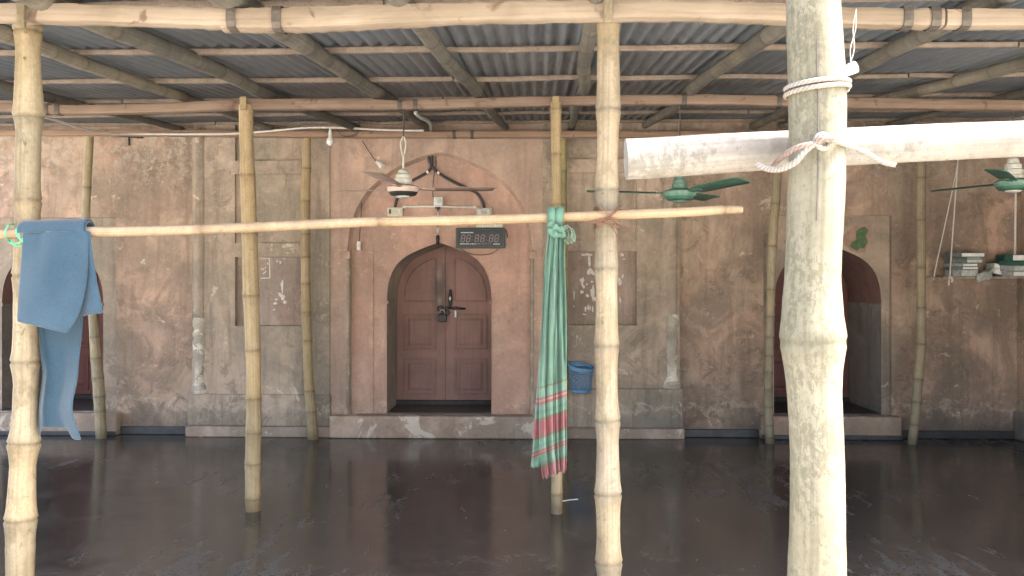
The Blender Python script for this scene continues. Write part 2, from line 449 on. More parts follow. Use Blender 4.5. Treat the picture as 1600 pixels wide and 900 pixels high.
def floor_mat():
    t = NT('wet_cement'); p = t.pos()
    n1 = t.noise(p, 0.7, 6, 0.6, 0.4); n2 = t.noise(p, 5, 9, 0.7, 0.4); n3 = t.noise(p, 28, 6, 0.7)
    c = t.mix(t.ramp(n1, [(0.35, 0), (0.65, 1)]), (0.046, 0.041, 0.035), (0.064, 0.056, 0.048))
    c = t.mix(t.math('MULTIPLY', t.ramp(n2, [(0.5, 0), (0.7, 1)]), 0.6), c, (0.082, 0.073, 0.063))
    # dried lime scum: torn pale streaks gathered in patches
    wob = t.noise(p, 2.6, 6, 0.7, color=True)
    q = t.new('ShaderNodeVectorMath', operation='MULTIPLY_ADD')
    t.l.new(wob, q.inputs[0]); q.inputs[1].default_value = (0.22, 0.3, 0); t.l.new(p, q.inputs[2])
    st = t.noise(t.map(q.outputs[0], scale=(4.2, 0.75, 1), rot=(0, 0, math.radians(-12))), 2.0, 10, 0.72, 0.5)
    gate = t.noise(t.map(p, loc=(4.3, 1.1, 0)), 0.55, 3, 0.5)
    th = t.math('ADD', st, t.math('MULTIPLY', t.math('SUBTRACT', gate, 0.5), 0.85))
    mask = t.ramp(th, [(0.62, 0), (0.665, 0.85), (0.8, 0.6)])
    fleck = t.ramp(n2, [(0.685, 0), (0.71, 0.45)])
    mk = t.math('MAXIMUM', mask, fleck)
    mk = t.math('MULTIPLY', mk, t.ramp(n3, [(0.38, 0.25), (0.6, 1)]))
    c = t.mix(t.math('MULTIPLY', mk, 0.55), c, (0.175, 0.178, 0.175))
    grit = t.noise(p, 75, 5, 0.7); blot = t.noise(t.map(p, loc=(7, 3, 0)), 3.2, 10, 0.75, 0.6)
    c = t.mix(1.0, c, t.ramp(blot, [(0.34, 0.70), (0.5, 1.0), (0.64, 1.40)]), 'MULTIPLY')
    c = t.mix(1.0, c, t.ramp(grit, [(0.3, 0.75), (0.5, 1.0), (0.72, 1.35)]), 'MULTIPLY')
    scr = t.noise(t.map(q.outputs[0], scale=(14, 0.7, 1), rot=(0, 0, math.radians(-10))), 1.6, 6, 0.65, 0.3)
    c = t.mix(t.math('MULTIPLY', t.ramp(scr, [(0.66, 0), (0.70, 1)]), 0.30), c, (0.19, 0.19, 0.185))
    rg = t.math('ADD', t.math('MULTIPLY', t.ramp(blot, [(0.42, 0), (0.62, 1)]), 0.10), t.ramp(n1, [(0.3, 0.06), (0.7, 0.15)]))
    rg = t.math('ADD', rg, t.math('MULTIPLY', mk, 0.45))
    t.bump(t.math('ADD', t.math('MULTIPLY', n2, 0.6), t.math('MULTIPLY', n3, 0.25)), 0.09, 0.01)
    t.fin(c, rg, 0, 0.36)
floor_mat()
t = NT('courtyard_cement'); p = t.pos()
c = t.mix(t.ramp(t.noise(p, 0.6, 7, 0.65), [(0.35, 0), (0.65, 1)]), (0.52, 0.49, 0.43), (0.44, 0.41, 0.35))
c = t.mix(t.ramp(t.noise(p, 6, 8, 0.7), [(0.55, 0), (0.7, 0.6)]), c, (0.34, 0.31, 0.27))
t.bump(t.noise(p, 30, 5), 0.3, 0.01); t.fin(c, 0.9)

def felt():
    t = NT('blue_felt'); p = t.pos()
    n = t.noise(p, 5, 6, 0.6); n2 = t.noise(p, 160, 3, 0.6); n3 = t.noise(t.map(p, scale=(1, 1, 6)), 40, 3)
    c = t.mix(t.ramp(n, [(0.35, 0), (0.65, 1)]), (0.019, 0.043, 0.067), (0.026, 0.054, 0.080))
    c = t.mix(1.0, c, t.ramp(n2, [(0.3, 0.85), (0.7, 1.15)]), 'MULTIPLY')
    t.bump(t.math('ADD', n2, n3), 0.25, 0.003)
    t.b.inputs['Sheen Weight'].default_value = 0.3
    t.fin(c, 0.95, 0, 0.15)
felt()
def scarf():
    t = NT('checked_scarf'); uv = t.uv(); p = t.pos()
    v = t.sep(uv)[1]                      # metres down from the knot, 0..1 along the length
    g, gl, r, o, w = (0.060, 0.115, 0.083), (0.072, 0.136, 0.100), (0.135, 0.047, 0.048), (0.075, 0.072, 0.038), (0.16, 0.115, 0.088)
    stops = [(0.0, g), (0.628, g), (0.632, o), (0.640, gl), (0.667, gl), (0.672, r), (0.680, w), (0.690, r), (0.700, gl), (0.722, g),
             (0.735, gl), (0.752, o), (0.760, r), (0.818, r), (0.824, o), (0.830, gl), (0.852, g), (0.860, gl), (0.872, r), (0.879, w), (0.886, r), (0.893, gl), (0.925, g), (0.935, o), (0.942, r), (1.0, r)]
    c = t.ramp(v, stops, 'CONSTANT')
    n = t.noise(p, 9, 6, 0.65); th = t.noise(t.map(uv, scale=(300, 500, 1)), 1.0, 2)
    c = t.mix(1.0, c, t.ramp(n, [(0.3, 0.8), (0.7, 1.25)]), 'MULTIPLY')
    c = t.mix(1.0, c, t.ramp(th, [(0.3, 0.85), (0.7, 1.15)]), 'MULTIPLY')
    t.b.inputs['Sheen Weight'].default_value = 0.2
    t.fin(c, 0.92, 0, 0.15)
scarf()
simple('scarf_plain', (0.060, 0.125, 0.087), 0.92, 0, 0.25, 14)
simple('scarf_end', (0.075, 0.105, 0.072), 0.92, 0, 0.4, 60)
simple('white_plastic', (0.62, 0.61, 0.56), 0.4, 0, 0.10, 25)
simple('cream_plastic', (0.52, 0.49, 0.38), 0.5, 0, 0.15, 25)
simple('glass_white', (0.72, 0.72, 0.70), 0.25, 0, 0.05, 10)
simple('black_rubber', (0.022, 0.022, 0.024), 0.45, 0, 0.2, 30)
simple('dark_wire', (0.05, 0.04, 0.035), 0.6, 0, 0.3, 30)
simple('clock_case', (0.020, 0.032, 0.036), 0.35, 0, 0.25, 30)
simple('clock_face', (0.012, 0.020, 0.024), 0.22, 0, 0.2, 30)
simple('clock_segment', (0.26, 0.17, 0.17), 0.4, 0, 0.1, 30)
simple('clock_print', (0.62, 0.66, 0.64), 0.5, 0, 0.1, 80)
simple('fan_white', (0.50, 0.50, 0.44), 0.45, 0, 0.2, 25)
simple('fan_rim', (0.50, 0.40, 0.34), 0.45, 0, 0.15, 25)
simple('fan_brown', (0.36, 0.265, 0.22), 0.5, 0, 0.25, 14)
simple('fan_green', (0.045, 0.125, 0.09), 0.5, 0, 0.35, 14)
simple('fan_green_pale', (0.115, 0.22, 0.165), 0.5, 0, 0.35, 22)
simple('iron', (0.045, 0.042, 0.042), 0.5, 0.6, 0.3, 40)
simple('steel', (0.35, 0.35, 0.35), 0.4, 0.7, 0.2, 30)
simple('band_iron', (0.085, 0.072, 0.060), 0.6, 0.3, 0.35, 30)
simple('rusty_wire', (0.14, 0.065, 0.04), 0.75, 0.2, 0.4, 60)
for nm_, cc_ in (('white_rope', (0.25, 0.225, 0.195)), ('pink_rope', (0.20, 0.15, 0.13))):
    t = NT(nm_); u_ = t.sep(t.uv())
    w_ = t.math('SINE', t.math('ADD', t.math('MULTIPLY', u_[0], 18.85), t.math('MULTIPLY', u_[1], 700.0)))
    c = t.mix(t.ramp(w_, [(0.0, 0.0), (0.5, 1.0)]), [x*0.80 for x in cc_], [min(1, x*1.15) for x in cc_])
    c = t.mix(t.math('MULTIPLY', t.ramp(t.noise(t.pos(), 30, 6, 0.7), [(0.5, 0), (0.65, 1)]), 0.5), c, [x*0.55 for x in cc_])
    t.bump(w_, 0.35, 0.003); t.fin(c, 0.85, 0, 0.2)
simple('green_twine', (0.06, 0.30, 0.16), 0.6, 0, 0.3, 60)
simple('blue_plastic', (0.11, 0.235, 0.375), 0.4, 0, 0.15, 30)
simple('paper', (0.78, 0.80, 0.75), 0.85, 0, 0.15, 60, 0.2)
simple('paper_grey', (0.50, 0.54, 0.50), 0.9, 0, 0.25, 40, 0.2)
simple('book_dark', (0.13, 0.16, 0.15), 0.7, 0, 0.3, 30)
simple('book_grey', (0.27, 0.29, 0.275), 0.7, 0, 0.3, 30)
simple('book_green', (0.02, 0.085, 0.065), 0.6, 0, 0.3, 30)
simple('rag', (0.36, 0.38, 0.345), 0.95, 0, 0.35, 30, 0.4)
simple('shelf_board', (0.32, 0.28, 0.22), 0.8, 0, 0.3, 14, 0.3)
simple('chalk', (0.58, 0.55, 0.50), 0.95, 0, 0.2, 60)
simple('green_paint', (0.085, 0.15, 0.07), 0.85, 0, 0.25, 25)
simple('pink_plaster', (0.34, 0.22, 0.17), 0.9, 0, 0.2, 15)
simple('string', (0.60, 0.56, 0.50), 0.8, 0, 0.1, 60)
simple('skirting', (0.055, 0.052, 0.05), 0.45, 0, 0.35, 8, 0.2)

# ================================================================== THE SETTING
g = MB(); g.add([(-400,-400,-0.16),(400,-400,-0.16),(400,400,-0.16),(-400,400,-0.16)], [(0,1,2,3)])
tag(g.build('ground', 'courtyard_cement'), kind='structure')
WING_X = PX(1589, 9.0)
m = MB(); m.box(-6.7, WING_X + 0.4, 2.05, 11.6, -0.155, 0.0)
tag(m.build('floor', 'wet_cement', bevel=0.012), kind='structure')

# ------------------------------------------------------------------ the old building front
mosque = empty('arcaded_building', (0, 9.0, 0))
tag(mosque, 'old weathered plaster building front with three arched doorways and recessed wall panels', 'building', kind='thing')
ZT = 4.3
def rect(u0, u1, v0, v1, Y):
    return [(PX(u0, Y), PZ(v1, Y)), (PX(u1, Y), PZ(v1, Y)), (PX(u1, Y), PZ(v0, Y)), (PX(u0, Y), PZ(v0, Y))]
DOOR_ARCH = [(1,0),(0.99,.16),(0.965,.31),(0.90,.49),(0.79,.645),(0.63,.765),(0.45,.85),(0.28,.915),(0.13,.965),(0,1)]
BIG_ARCH = [(1,0),(0.985,.14),(0.955,.28),(0.89,.45),(0.78,.61),(0.64,.735),(0.48,.84),(0.31,.915),(0.15,.97),(0,1)]
def arch(cx, hw, zs, za, prof):
    """open loop from right springing over the apex to left springing"""
    prof = crom(prof, 22)
    r = [(cx + hw*a, zs + (za-zs)*b) for a, b in prof]
    l = [(cx - hw*a, zs + (za-zs)*b) for a, b in prof[:-1]][::-1]
    return r + l
Y_SIDE, Y_PAN, Y_PIL, Y_PIS, Y_REC = 9.0, 9.05, 8.88, 8.90, 8.98
SILL = 0.25

def door_leaves(cx, hw, zs, za, Y, mat, zbot, hardware=False):
    """a pair of arch-headed leaves with sunk mouldings and raised panels"""
    leaves = []
    for s in (-1, 1):
        prof = [(cx + s*hw*a, zs + (za-zs)*b) for a, b in crom(DOOR_ARCH, 14)]
        loop = [(cx + s*0.003, zbot), (cx + s*hw, zbot)] + prof[:-1] + [(cx + s*0.003, za)]
        if s < 0: loop = loop[::-1]
        m = MB(); m.slab(loop, [], Y, 0.045)
        leaf = m.build('door_leaf', mat, mosque)
        leaves.append(leaf)
        w = hw
        H = zs - zbot
        xa, xb = cx + s*w*0.19, cx + s*w*0.86
        x0, x1 = min(xa, xb), max(xa, xb)
        for k, (za_, zb_) in enumerate(((0.05, 0.42), (0.50, 0.86))):
            z0, z1 = zbot + H*za_, zbot + H*zb_
            b = MB()
            for (a0, a1, c0, c1) in ((x0, x1, z0, z0+.022), (x0, x1, z1-.022, z1), (x0, x0+.022, z0+.0225, z1-.0225), (x1-.022, x1, z0+.0225, z1-.0225)):
                b.box(a0, a1, Y-0.016, Y+0.005, c0, c1)
            b.build('panel_moulding', mat, leaf, bevel=0.005)
            b = MB(); i = 0.05
            b.add([(x0+i,Y-.002,z0+i),(x1-i,Y-.002,z0+i),(x1-i,Y-.002,z1-i),(x0+i,Y-.002,z1-i),(x0+i*1.5,Y-.014,z0+i*1.5),(x1-i*1.5,Y-.014,z0+i*1.5),(x1-i*1.5,Y-.014,z1-i*1.5),(x0+i*1.5,Y-.014,z1-i*1.5)],
                  [(4,5,6,7),(0,1,5,4),(1,2,6,5),(2,3,7,6),(3,0,4,7)])
            b.build('panel', mat, leaf)
        # arched top panel: a moulding that follows the head
        zt = zbot + H*0.985
        pr = [(cx + s*hw*0.84*a, zt + (za-zt)*0.86*b) for a, b in crom(DOOR_ARCH, 12) if a > 0.22]
        path = [(xa, zt)] + [(xb, zt)] + pr[1:] + [(xa, pr[-1][1])] + [(xa, zt)]
        b = MB(); b.tube([(x, Y-0.002, z) for x, z in path], 0.011, 6)
        b.build('panel_moulding', mat, leaf)
    b = MB(); b.box(cx-0.028, cx+0.001, Y-0.014, Y+0.003, zbot+0.004, zs+(za-zs)*0.93)
    b.build('meeting_rail', mat, leaves[0], bevel=0.004)
    return leaves

def doorway(ucx, uhw, v_spring, v_apex, Yf, Yleaf, mat_up, mat_low, leafmat):
    cx = PX(ucx, Yf); hw = uhw * Yf / F
    zs, za = PZ(v_spring, Yf), PZ(v_apex, Yf)
    a = arch(cx, hw, zs, za, DOOR_ARCH)
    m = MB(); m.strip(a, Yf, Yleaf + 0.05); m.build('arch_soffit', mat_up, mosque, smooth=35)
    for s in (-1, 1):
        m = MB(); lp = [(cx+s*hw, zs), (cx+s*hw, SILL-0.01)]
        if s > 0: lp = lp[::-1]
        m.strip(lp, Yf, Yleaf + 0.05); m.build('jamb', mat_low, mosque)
        m = MB(); m.box(cx+s*hw-0.018 if s > 0 else cx-hw-0.004, cx+hw+0.004 if s > 0 else cx-hw+0.018, Yf-0.012, Yleaf-0.06, zs-0.035, zs+0.002)
        m.build('impost', mat_low, mosque, bevel=0.006)
    m = MB(); m.box(cx-hw, cx+hw, Yf-0.004, Yleaf + 0.05, SILL-0.06, SILL); m.build('doorway_floor', 'skirting', mosque)
    m = MB(); m.box(cx-hw, cx+hw, Yleaf-0.03, Yleaf+0.05, SILL, SILL+0.05); m.build('door_sill', 'grime', mosque)
    m = MB(); m.box(cx-hw-.1, cx+hw+.1, Yleaf+0.051, Yleaf+0.11, 0, za+.1); m.build('back_wall', 'grime', mosque)
    return cx, hw, zs, za, a, door_leaves(cx, hw-0.004, zs, za-0.004, Yleaf, leafmat, SILL + 0.055)

# side bays: wall with a shallow rectangular panel round an arched doorway
side_info = {}
for nm, ucx, xl, xr in (('left', 82, -6.6, PX(300, Y_SIDE) + 0.05), ('right', 1293, PX(1060, Y_SIDE) - 0.05, WING_X + 0.3)):
    u0, u1 = ucx - 100, ucx + 100
    px0, px1, pzt = PX(u0, Y_SIDE), PX(u1, Y_SIDE), PZ(338, Y_SIDE)
    m = MB()
    m.slab([(xl, 0), (px0, 0), (px0, pzt), (px1, pzt), (px1, 0), (xr, 0), (xr, ZT), (xl, ZT)], [], Y_SIDE)
    m.strip([(px0, 0), (px0, pzt), (px1, pzt), (px1, 0)], Y_SIDE, Y_PAN)
    m.build('side_wall', 'plaster_side', mosque)
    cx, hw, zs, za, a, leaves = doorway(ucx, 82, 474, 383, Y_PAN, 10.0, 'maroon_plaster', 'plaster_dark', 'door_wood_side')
    m = MB()
    m.slab([(px0, 0), (cx-hw, 0)] + a[::-1] + [(cx+hw, 0), (px1, 0), (px1, pzt), (px0, pzt)], [], Y_PAN)
    m.build('door_surround', 'plaster_pilaster', mosque)
    m = MB(); m.box(px0-0.06, px1+0.06, 8.87, Y_PAN+0.004, 0.0, SILL-0.008)
    m.build('door_step', 'plaster_step', mosque, bevel=0.02)
    # dark skirting at the foot of the side wall
    for a0, a1 in ((xl, px0-0.062), (px1+0.062, xr)):
        m = MB(); m.box(a0, a1, 8.955, Y_SIDE+0.01, 0.0, 0.085); m.build('skirting', 'skirting', mosque, bevel=0.01)
    m = MB(); m.box(px0-0.06, px1+0.06, 8.845, 8.871, 0.0, 0.05); m.build('skirting', 'skirting', mosque, bevel=0.01)

# projecting centre: pilasters with three sunk panels each
for s, ua, ub, n0, n1, uc in ((-1, 300, 515, 367, 471, 311), (1, 848, 1062, 888, 995, 1050)):
    holes = [rect(n0, n1, 150, 249, Y_PIL), rect(n0, n1, 270, 376 if s > 0 else 379, Y_PIL), rect(n0, n1, 393 if s > 0 else 401, 508 if s > 0 else 510, Y_PIL)]
    x0, x1 = PX(ua, Y_PIL), PX(ub, Y_PIL)
    m = MB()
    m.slab([(x0, 0), (x1, 0), (x1, ZT), (x0, ZT)], holes, Y_PIL, 0.13, (0.07, 0.035, 0.08))
    m.build('pilaster', 'plaster_pilaster', mosque)
    for k, (h, d) in enumerate(zip(holes, (0.07, 0.035, 0.08))):
        m = MB(); m.slab(h, [], Y_PIL + d); m.build('sunk_panel', 'plaster_niche' if k == 2 else 'plaster_pilaster', mosque)
    # corner colonnette on a moulded white foot
    c = P(uc, 450, Y_PIL); r = 0.078
    zb, zc = PZ(617 if s < 0 else 606, Y_PIL), PZ(497 if s < 0 else 491, Y_PIL)
    H = zc - zb
    m = MB(); m.lathe((c.x, Y_PIL + 0.042, 0), [(r*.92, zc), (r*.92, ZT)], 20)
    m.build('colonnette_shaft', 'plaster_pilaster', mosque, smooth=40)
    m = MB()
    pr = [(1.28,0),(1.28,.045),(1.18,.055),(1.18,.09),(1.0,.11),(0.86,.17),(0.82,.26),(0.88,.30),(0.84,.36),(0.92,.5),(1.03,.62),(1.05,.68),(0.92,.72),(0.92,.755),(1.06,.77),(1.06,.81),(0.93,.83),(0.93,.87),(1.04,.885),(1.04,.97),(0.95,1.0)]
    m.lathe((c.x, Y_PIL + 0.042, zb), [(r*a, H*b) for a, b in pr], 24)
    m.build('colonnette_foot', 'plaster_column', mosque, smooth=40)
    # plinth under pilaster and colonnette
    p0, p1 = (PX(291, 8.83), PX(515, 8.83)) if s < 0 else (PX(846, 8.83), PX(1068, 8.83))
    m = MB(); m.box(p0, p1, 8.845, 9.01, 0.115, zb - 0.002); m.build('plinth', 'plaster_pilaster', mosque, bevel=0.015)
    m = MB(); m.box(p0 - (0.004 if s > 0 else 0.012), p1 + (0.012 if s > 0 else 0.004), 8.828, 9.012, 0.0, 0.113); m.build('plinth_course', 'plaster_plinth', mosque, bevel=0.012)

# central portal: frame, tall pointed recess, doorway
cxb = PX(687, Y_PIS); hwb = 146 * Y_PIS / F
zsb, zab = PZ(392, Y_PIS), PZ(237, Y_PIS)
ab = arch(cxb, hwb, zsb, zab, BIG_ARCH)
x0, x1 = PX(515, Y_PIL) - 0.02, PX(848, Y_PIL) + 0.02
m = MB()
m.slab([(x0, 0.1), (cxb-hwb, 0.1)] + ab[::-1] + [(cxb+hwb, 0.1), (x1, 0.1), (x1, ZT), (x0, ZT)], [], Y_PIS)
m.build('portal_frame', 'plaster_centre', mosque)
m = MB(); m.strip2([(cxb+hwb, 0.1)] + ab + [(cxb-hwb, 0.1)], [(cxb+hwb-.03, 0.1)] + arch(cxb, hwb-.03, zsb, zab-.03, BIG_ARCH) + [(cxb-hwb+.03, 0.1)], Y_PIS, Y_REC+.001); m.build('recess_edge', 'plaster_centre', mosque, smooth=35)
for s in (-1, 1):
    m = MB(); m.box(cxb+s*hwb-0.035, cxb+s*hwb+0.035, Y_PIS-0.012, Y_PIS+0.05, PZ(404, Y_PIS), PZ(392, Y_PIS)); m.build('impost', 'plaster_centre', mosque, bevel=0.008)
    m = MB(); m.lathe((cxb+s*(hwb-0.004), Y_PIS+0.018, 0), [(0.026, SILL), (0.026, PZ(404, Y_PIS))], 12); m.build('recess_bead', 'plaster_pilaster', mosque, smooth=40)
cx, hw, zs, za, a, centre_leaves = doorway(686, 82, 470, 379, Y_REC, 9.6, 'plaster_reveal', 'plaster_reveal', 'door_wood')
Y_IN = Y_REC + 0.012
ux0, ux1, uzt = PX(583, Y_REC), PX(790, Y_REC), PZ(391, Y_REC)
m = MB()
m.slab([(x0, 0.1), (ux0, 0.1), (ux0, uzt), (cx-hw*0.62, uzt)] +
       [p for p in a[::-1] if p[1] > uzt + 0.003] + [(cx+hw*0.62, uzt), (ux1, uzt), (ux1, 0.1), (x1, 0.1), (x1, zab+0.2), (x0, zab+0.2)], [], Y_REC)
m.strip([(ux0, 0.1), (ux0, uzt), (cx-hw*0.62, uzt)], Y_REC, Y_IN)
m.strip([(cx+hw*0.62, uzt), (ux1, uzt), (ux1, 0.1)], Y_REC, Y_IN)
m.build('recess_wall', 'plaster_recess', mosque)
for s in (-1, 1):
    half = [p for p in (a if s > 0 else a[::-1])[:len(a)//2 + 1] if p[1] <= uzt + 0.12]
    m = MB()
    lp = [(cx+s*hw, 0.1)] + half + [(half[-1][0], uzt+0.12)] + [((ux1 if s > 0 else ux0) + s*0.01, uzt+0.12), ((ux1 if s > 0 else ux0) + s*0.01, 0.1)]
    m.slab(lp, [], Y_IN); m.build('door_surround', 'plaster_recess', mosque)
m = MB(); m.box(PX(514, 8.80), PX(846, 8.80), 8.79, Y_REC+0.02, 0.0, SILL-0.012); m.build('door_step', 'plaster_step', mosque, bevel=0.022)

# wing wall closing the right end; unseen near part lengthened to block the sun
m = MB(); m.box(WING_X, WING_X + 0.35, 3.3, 9.02, 0, ZT); m.build('wing_wall', 'plaster_side', mosque)
m = MB(); m.box(WING_X - 0.05, WING_X + 0.36, 3.25, 8.99, 0.0, 0.30); m.build('plinth', 'plaster_dark', mosque, bevel=0.02)

# flaked whitewash, chalk and paint left on the wall (flat marks, each its own outline)
def blot(name, mat, u, v, w, h, Y, n=11, jag=0.35, seed=0, parent=mosque, th=0.002):
    rnd = random.Random(seed * 131 + int(u*7 + v*13)); c = P(u, v, Y); k = Y / F
    lp = []
    for i in range(n):
        an = 2*math.pi*i/n; r = 1 - jag*rnd.random()
        lp.append((c.x + math.cos(an)*w*.5*k*r, c.z + math.sin(an)*h*.5*k*r))
    m = MB(); m.slab(lp, [], Y - th, th); return m.build(name, mat, parent)
YN = Y_PIL + 0.08
flakes = MB()
def flake(u, v, w, h, sd):
    rnd = random.Random(sd); c = P(u, v, YN); k = YN/F; n = 9; lp = []
    for i in range(n):
        an = 2*math.pi*i/n; r = 1 - .55*rnd.random()
        lp.append((c.x + math.cos(an)*w*.5*k*r, c.z + math.sin(an)*h*.5*k*r))
    flakes.slab(lp, [], YN - 0.0025, 0.003)
for i, (u, v, w, h) in enumerate(((919,398,20,5),(911,398,6,6),(921,408,7,22),(922,424,10,12),(928,428,8,7),(910,438,8,16),(912,448,6,8),(909,456,6,6),(918,462,6,7),(926,458,7,28),(930,467,9,8),(897,460,2.6,20),(897,479,2,5),(915,482,3.2,11),(919,480,3,13),(922,482,3,10),(926,483,3,12),(913,491,8,2.5),(907,438,3,6),(972,398,7,5),(975,405,5,4),(968,440,7,18),(973,432,4,8),(969,468,4,10),(917,444,4,4),(925,440,5,4),
        (441,448,5,24),(442,464,10,12),(437,460,5,7),(445,472,6,8),(432,468,5,4),(430,474,6,5),(428,484,5,3),(438,410,4,5),(444,404,3,3),(433,408,3,6),(415,418,3,2),(418,412,3,4))):
    flake(u, v, w*1.15, h*1.1, i)
for (ua, va, ub, vb) in ((406,403,421,404),(421,404,422,434),(422,434,407,435),(408,420,413,421),(411,428,416,424)):
    A, B = P(ua, va, YN), P(ub, vb, YN); d = (B-A); nrm = Vector((-d.z, 0, d.x)).normalized()*0.005
    flakes.add([A-nrm-Vector((0,.0025,0)), B-nrm-Vector((0,.0025,0)), B+nrm-Vector((0,.0025,0)), A+nrm-Vector((0,.0025,0))], [(0,1,2,3)])
fo = flakes.build('whitewash_flakes', 'chalk', mosque); fo['kind'] = 'stuff'
m = MB(); m.slab([(P(u,v,Y_PAN).x, P(u,v,Y_PAN).z) for u, v in ((1338,392),(1327,385),(1331,378),(1338,375),(1337,362),(1344,356),(1352,354),(1357,360),(1352,370),(1356,378),(1350,388),(1344,388))], [], Y_PAN-0.004, 0.003)
m.build('paint_patch', 'green_paint', mosque)
m = MB(); m.slab([(P(u,v,Y_PAN).x, P(u,v,Y_PAN).z) for u, v in ((1320,384),(1316,372),(1324,362),(1336,354),(1348,349),(1360,352),(1362,362),(1358,378),(1352,392),(1342,396),(1330,392))], [], Y_PAN-0.002, 0.002)
m.build('plaster_patch', 'pink_plaster', mosque)

# ------------------------------------------------------------------ bamboo and timber builders
def bamboo(name, path, nodes_s, mat, label=None, cat=None, group=None, n=18, parent=None, hollow=False, swell=1.0):
    """path: (x, y, z, r) list; nodes_s: arc lengths of the nodes"""
    pts = crom(path, max(8, len(path)*6))
    S = [0.0]
    for a, b in zip(pts, pts[1:]): S.append(S[-1] + (Vector(b[:3]) - Vector(a[:3])).length)
    L = S[-1]
    st = set(S)
    prof = ((-.08,0.99,0),(-.045,1.0,0),(-.022,1.035,.15),(-.009,1.07,.45),(-.001,1.005,1.0),(.004,1.01,1.0),(.011,1.065,.6),(.026,1.025,.3),(.055,0.985,.1),(.095,0.975,0))
    marks = {}
    for s in nodes_s:
        for ds, mul, nd in prof:
            q = s + ds
            if 0 < q < L: marks[q] = (1 + (mul-1)*swell, nd)
    for q in list(st):
        if any(abs(q - s) < 0.1 for s in nodes_s): st.discard(q)
    st |= {0.0, L}
    for k in marks: st.add(k)
    st = sorted(st)
    P3, R, N, G = [], [], [], []
    rnd = random.Random(len(path) * 17 + int(L*1000))
    for q in st:
        i = 0
        while i < len(S)-2 and S[i+1] < q: i += 1
        t = (q - S[i]) / max(1e-9, S[i+1]-S[i])
        a, b = pts[i], pts[i+1]
        w = [x + (y-x)*t for x, y in zip(a, b)]
        mul, nd = marks.get(q, (0.985, 0))
        ix = sum(1 for x_ in nodes_s if x_ < q)
        P3.append(w[:3]); R.append(w[3]*mul*(1 + 0.012*(rnd.random()-.5))); N.append(nd); G.append(random.Random(ix*7 + int(L*977)).random())
    m = MB(); m.tube(P3, R, n, node=N, seg=G)
    o = m.build(name, mat, parent, smooth=50)
    return tag(o, label, cat, group, 'thing' if cat else None)
def post(spec, Y, nodes_v, mat, label, zfoot, group=None, extra_step=0.34, ztop=None, swell=1.0, name='bamboo_post'):
    """spec rows: (v, x_left, x_right) outline of the culm measured in the photograph at depth Y"""
    path = []
    for v, a, b in spec:
        c = P((a+b)/2, v, Y); path.append((c.x, c.y, c.z, (b-a)/2*Y/F))
    if path[-1][2] > zfoot + 0.25:
        x, y, z, r = path[-1]; x2, y2, z2, r2 = path[-2]
        d = (z - zfoot); k = (x - x2)/(z - z2) if z != z2 else 0
        nn = max(2, int(d/0.11))
        for q in range(1, nn+1): path.append((x - k*d*0.5*q/nn*(0 if abs(k) > .3 else 1), y, z - (d + 0.01)*q/nn, r))
    else:
        path[-1] = (path[-1][0], path[-1][1], zfoot - 0.01, path[-1][3])
    tot = lambda z: None
    pts = crom(path, max(8, len(path)*6)); S = 0.0; zs = [(-pts[0][2], 0.0)]
    for a, b in zip(pts, pts[1:]):
        S += (Vector(b[:3]) - Vector(a[:3])).length; zs.append((-b[2], S))
    ns = [lerp_table(zs, -PZ(v, Y))[0] for v in nodes_v]
    s = (ns[-1] if ns else 0) + extra_step
    while s < S - 0.12: ns.append(s); s += extra_step
    return bamboo(name, path, ns, mat, label, 'bamboo post', group, swell=swell)
def tongue(parent, u0, u1, v0, v1, Y, mat):
    """split sliver of the culm that laps over the beam"""
    a, b = P(u0, v1, Y), P(u1, v0, Y)
    m = MB(); m.box(a.x, b.x, Y - 0.009, Y + 0.009, a.z, b.z)
    return m.build('tongue', mat, parent, bevel=0.004)
def beam(spec, Y, mat, label, group, bands=(), n=16, name='timber_beam'):
    """spec rows: (u, v_top, v_bottom)"""
    pts = crom([tuple(P(u, (a+b)/2, Y)) + ((b-a)/2*Y/F,) for u, a, b in spec], len(spec)*8)
    rnd = random.Random(int(Y*100) + len(spec))
    m = MB(); m.tube([p[:3] for p in pts], [p[3]*(1+0.11*(rnd.random()-.5)) for p in pts], n, sq=4.2)
    o = tag(m.build(name, mat, None, smooth=30), label, 'beam', group, 'thing')
    for u in bands:
        vt, vb = lerp_table(spec, u); c = P(u, (vt+vb)/2, Y); r = (vb-vt)/2*Y/F + 0.004
        w = 0.017
        b = MB()
        ring = []
        for sx in (-w, w):
            for k in range(16):
                th = 2*math.pi*k/16; mm = (abs(math.cos(th))**4.2 + abs(math.sin(th))**4.2) ** (-1/4.2)
                b.v.append(Vector((c.x + sx, c.y + math.cos(th)*r*mm, c.z + math.sin(th)*r*mm)))
        for k in range(16): b.f.append([k, (k+1) % 16, 16+(k+1) % 16, 16+k]); b.uv.append(None)
        b.build('iron_band', 'band_iron', o, solid=0.004)
    return o

